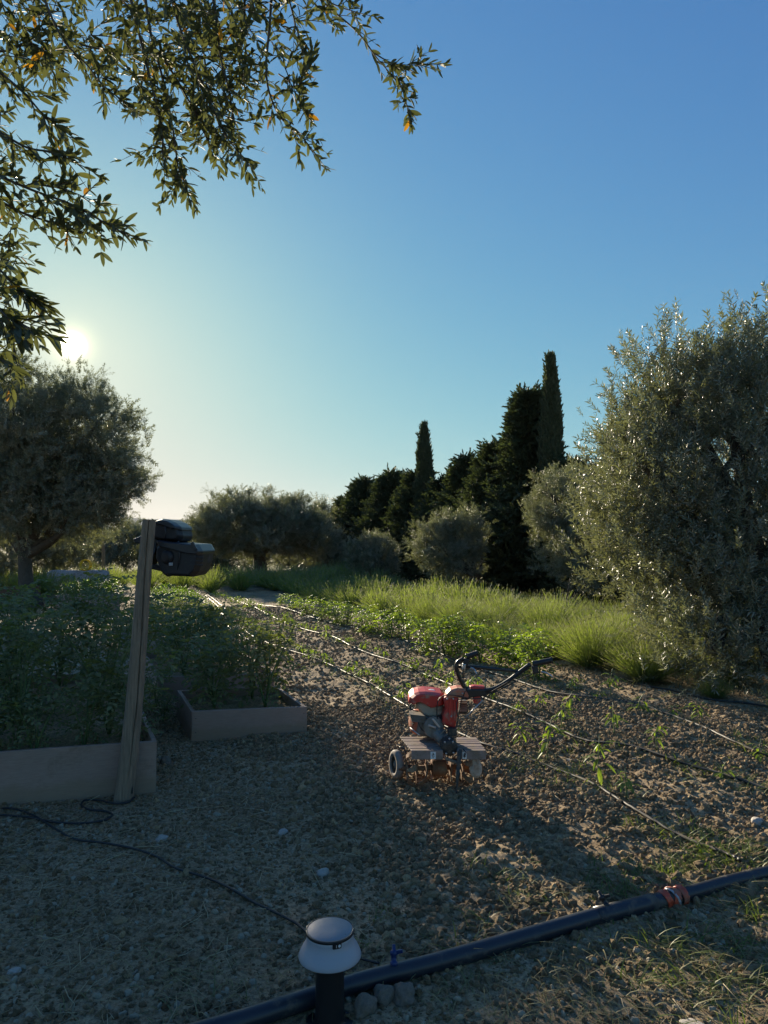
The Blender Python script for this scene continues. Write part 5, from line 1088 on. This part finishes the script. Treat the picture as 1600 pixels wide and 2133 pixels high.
cable([(410, 600, 4.5), (405, 660, 4.48), (430, 710, 4.47), (480, 740, 4.46)])
tubes('shift_rod', [([Z(885, 490, 4.45), Z(752, 625, 4.42)], .0045)], M['steel'], TL, 8)
tubes('pull_stand', [([Z(340, 695, 4.56), Z(415, 752, 4.5)], .0045)], M['steel'], TL, 8)

# ------------------------------------------------------------------ the olive tree overhead, its trunk outside the frame
ov = Vector((-2.9, 2.5, 0)); OT = empty('olive_tree', ov, 0, label='near olive tree whose leafy branches hang in from the top left', cat='tree')
LP, LD, LS = [], [], []; paths = []
def add_leaves(P, D, S): LP.append(P); LD.append(D); LS.append(S)
def twig_at(p, d, length, leaf, pairs, thick=.0018):
    d = norm(np.array([d], float))[0]; Rm = frames(d[None], rng.uniform(-3, 3, 1))[0]; n = pairs * 2 + 1
    u = np.append(np.repeat(np.linspace(.08, 1, pairs), 2), 1.0) + rng.normal(0, .015, n); sag = rng.uniform(-.04, .09)
    P = np.column_stack([u * length, np.zeros(n), np.zeros(n)]); ang = np.append(np.repeat(np.arange(pairs) * 1.57 + rng.uniform(0, 3), 2), 0); ang[1:-1:2] += math.pi
    sp = rng.uniform(.35, 1.2, n) * (1.15 - .4 * u); sp[-1] = .1
    D = np.column_stack([np.cos(sp), np.sin(sp) * np.cos(ang), np.sin(sp) * np.sin(ang)]); P = P @ Rm.T + p; D = D @ Rm.T
    P[:, 2] -= sag * (u * length) ** 2 / length * 3; D = norm(D + rng.normal(0, .2, D.shape)); keep = rng.uniform(0, 1, n) > .14
    add_leaves(P[keep], D[keep], leaf * .84 * rng.uniform(.6, 1.15, keep.sum()) * np.where(u[keep] > .9, .75, 1))
    q = [p + Rm @ np.array([x * length, 0, 0]) - np.array([0, 0, sag * x * x * length * 3]) for x in (0, .35, .7, 1)]; paths.append(([Vector(v) for v in q], [thick, thick * .8, thick * .6, thick * .3]))
def branch(pts, dens, tw, leaf=.06, thick=.006, spread=1.0, down=.15):
    """pts: (px, py, distance); dens twigs per branch, tw twig length"""
    P = smooth_path([dp3(*p) - ov for p in pts], 6); A = np.array([tuple(p) for p in P]); paths.append((P, np.linspace(thick, thick * .35, len(P)))); T = np.gradient(A, axis=0); T = norm(T)
    dens = int(dens * .8)
    for k in range(dens):
        u = (k + rng.uniform(0, 1)) / dens; u = .08 + .92 * u; i = min(len(A) - 1, int(u * (len(A) - 1))); d = T[i] * rng.uniform(.4, 1.1) + rng.normal(0, .6 * spread, 3) + [0, 0, -down]
        twig_at(A[i], d, tw * rng.uniform(.55, 1.2), leaf, int(rng.integers(3, 6)))
    twig_at(A[-1], T[-1], tw, leaf, 6)
    twig_at(A[-1] - T[-1] * tw * .4, T[-1] + rng.normal(0, .35, 3), tw, leaf, 5)
# right-hand spray
branch([(600, -90, 2.9), (690, -10, 2.85), (745, 40, 2.8), (785, 95, 2.8), (815, 130, 2.8)], 8, .10, .058, .005, .7)
branch([(780, 85, 2.8), (815, 105, 2.8), (850, 110, 2.78), (885, 108, 2.76)], 9, .085, .055, .003, .8, .0)
branch([(805, 120, 2.8), (830, 150, 2.8), (845, 180, 2.78), (850, 205, 2.78)], 9, .08, .055, .003, .8)
branch([(620, -60, 2.8), (700, -20, 2.75), (745, -5, 2.7)], 8, .11, .056, .004, .9)
# second hanging spray
branch([(560, -80, 2.7), (555, 20, 2.68), (548, 110, 2.66), (555, 170, 2.65), (580, 225, 2.65), (615, 255, 2.64), (640, 285, 2.63)], 26, .11, .06, .006, .9)
branch([(560, 60, 2.7), (590, 120, 2.66), (610, 170, 2.64), (630, 120, 2.62)], 12, .10, .058, .003, .9, 0)
branch([(575, 130, 2.7), (600, 150, 2.66), (625, 200, 2.6)], 8, .09, .058, .003, .9)
branch([(590, -60, 2.7), (610, 20, 2.68), (620, 60, 2.66)], 10, .11, .058, .004, 1.0, 0)
# the dense middle
for q in ([(330, -90, 2.6), (360, 20, 2.58), (395, 110, 2.56), (430, 190, 2.54), (460, 260, 2.52), (500, 310, 2.5)], [(280, -90, 2.55), (300, 40, 2.55), (330, 150, 2.52), (350, 250, 2.5), (362, 330, 2.5), (375, 365, 2.5)],
          [(420, -90, 2.75), (440, 0, 2.72), (450, 90, 2.7), (470, 170, 2.68), (480, 230, 2.66)], [(300, 60, 2.7), (350, 130, 2.7), (400, 220, 2.68), (430, 290, 2.66)], [(250, -60, 2.4), (280, 60, 2.42), (310, 180, 2.42), (325, 240, 2.44), (330, 300, 2.44)],
          [(380, -60, 2.9), (410, 60, 2.85), (420, 150, 2.85), (410, 230, 2.8)], [(500, -80, 2.8), (500, 20, 2.8), (490, 100, 2.78), (500, 150, 2.76)]):
    branch(q, 42, .12, .06, .006, 1.2)
for k in range(170):       # top mass above the frame edge
    px, py = rng.uniform(-60, 520), rng.uniform(-120, 110); d = rng.uniform(2.2, 3.2)
    p = np.array(tuple(dp3(px, py, d) - ov)); twig_at(p, rng.normal(0, 1, 3) + [.3, 0, -.5], .13, .06, 6)
for k in range(26):
    px, py = rng.uniform(520, 690), rng.uniform(-120, 25); p = np.array(tuple(dp3(px, py, rng.uniform(2.5, 3)) - ov)); twig_at(p, rng.normal(0, 1, 3) + [.4, 0, -.2], .12, .06, 6)
branch([(60, -60, 2.2), (110, 50, 2.2), (165, 110, 2.2), (195, 150, 2.2), (225, 175, 2.2)], 14, .09, .058, .004, .6)
branch([(120, 60, 2.3), (170, 70, 2.3), (230, 90, 2.3), (275, 150, 2.3)], 14, .10, .058, .004, .8)
# left column
branch([(-120, 60, 2.0), (-30, 120, 2.0), (30, 170, 2.0), (70, 215, 2.0), (95, 235, 2.0)], 18, .09, .056, .005, .8)
branch([(-120, 200, 2.0), (-30, 250, 2.0), (40, 290, 2.0), (95, 300, 2.0), (135, 318, 2.0)], 20, .09, .056, .005, .8)
branch([(-120, 300, 1.95), (-20, 350, 1.95), (60, 385, 1.95), (130, 410, 1.95), (185, 440, 1.95), (232, 466, 1.95)], 28, .09, .056, .005, .7)
branch([(-60, 380, 2.1), (30, 430, 2.1), (90, 450, 2.1), (150, 470, 2.1)], 22, .09, .056, .005, .9)
branch([(60, 370, 2.0), (120, 380, 2.0), (170, 400, 2.0)], 10, .07, .05, .003, .8, -.1)
branch([(-140, 420, 1.7), (-70, 480, 1.7), (-25, 540, 1.7), (15, 580, 1.7), (48, 610, 1.7)], 22, .085, .06, .005, .8)
branch([(-130, 520, 1.6), (-80, 580, 1.6), (-30, 620, 1.6), (5, 655, 1.6), (35, 670, 1.6)], 20, .085, .062, .005, .7)
branch([(-150, 540, 1.6), (-120, 600, 1.6), (-100, 650, 1.6), (-70, 690, 1.6), (-35, 720, 1.6)], 13, .08, .062, .004, .6)
branch([(-80, 450, 2.3), (-30, 520, 2.3), (0, 600, 2.3), (20, 680, 2.3), (20, 760, 2.3)], 24, .11, .058, .005, .9)
branch([(-90, 40, 2.4), (-20, 80, 2.4), (40, 60, 2.4), (80, 90, 2.4)], 20, .1, .056, .005, 1.0)
for k in range(38):
    py = rng.uniform(150, 720); px = rng.uniform(-140, 30 + 20 * math.sin(py / 60)); p = np.array(tuple(dp3(px, py, rng.uniform(1.9, 2.6)) - ov)); twig_at(p, rng.normal(0, 1, 3) + [.5, 0, -.3], .11, .056, 6)
LP, LD, LS = np.concatenate(LP), np.concatenate(LD), np.concatenate(LS)
up_ = norm(np.tile([0, 0, 1.0], (len(LP), 1)) + rng.normal(0, .55, (len(LP), 3))); LR = frames(LD, rng.uniform(-.5, .5, len(LP)), up_)
wp = LP + np.array(tuple(ov)); sx_ = wp[:, 0] / wp[:, 1] * F + 800; sy_ = HORIZ - (wp[:, 2] - CAM_H) / wp[:, 1] * F
infr = (sx_ > 5) & (sx_ < 1600) & (sy_ > 5) & (sy_ < 2100); size = LS / wp[:, 1] * infr * (1 - .25 * np.abs(LD[:, 1])) * rng.uniform(.85, 1.1, len(LS)); order = np.argsort(-size); pick = order[:300]; rest_ = order[300:]
leafm = []
for k in range(4):
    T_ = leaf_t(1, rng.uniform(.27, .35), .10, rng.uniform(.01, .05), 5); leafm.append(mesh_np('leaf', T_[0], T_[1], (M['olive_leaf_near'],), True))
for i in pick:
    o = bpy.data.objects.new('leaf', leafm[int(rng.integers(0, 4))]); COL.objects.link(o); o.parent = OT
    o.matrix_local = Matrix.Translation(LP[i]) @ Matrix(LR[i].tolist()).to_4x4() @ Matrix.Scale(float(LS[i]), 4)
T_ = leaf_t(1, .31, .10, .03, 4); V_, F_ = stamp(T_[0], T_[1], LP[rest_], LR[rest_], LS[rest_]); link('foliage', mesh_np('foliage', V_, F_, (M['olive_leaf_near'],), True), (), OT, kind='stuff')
tubes('twigs', paths, M['bark'], OT, 5, kind='stuff')
bt_ = []
fork = Vector((-.1, .0, 1.5)); bt_.append((smooth_path([(0, 0, -.2), (0, 0, .1), (.06, .03, .8), fork], 4), np.linspace(.24, .15, 13)))
for e_ in (dp3(600, -90, 2.9), dp3(560, -80, 2.7), dp3(330, -90, 2.6), dp3(250, -60, 2.4), dp3(420, -90, 2.75), dp3(-120, 60, 2.0), dp3(-120, 300, 1.95), dp3(-120, 420, 1.7), dp3(-100, 600, 1.6), dp3(-80, 450, 2.3), dp3(60, -60, 2.2), dp3(500, -80, 2.8)):
    e_ = e_ - ov; m_ = fork.lerp(e_, .5) + Vector((-.15, -.1, 1.0)); bt_.append((smooth_path([fork - Vector((0, 0, .15)), m_, e_], 6), np.linspace(.050, .006, 13)))
tubes('trunk', bt_, M['bark'], OT, 9, True, .04)
P3, D3 = lobe_points([(-.6, -.3, 3.0, 1.3, 1.3, .9), (.2, .3, 3.6, 1.6, 1.4, .7), (-.9, .4, 2.4, .9, 1.1, .8)], 300, 77, gap=.3)
ww = P3 + np.array(tuple(ov)); ok = ~((np.abs(ww[:, 0] / np.maximum(ww[:, 1], .1)) < .56) & (ww[:, 1] > .1) & ((ww[:, 2] - CAM_H) / np.maximum(ww[:, 1], .1) < .80))
scatter('crown', OTWIG, P3[ok], eulers(frames(norm(D3[ok] + rng.normal(0, .5, D3[ok].shape)))), rng.uniform(.7, 1.1, ok.sum()), OT, kind='stuff')
print('near leaves', len(LP))
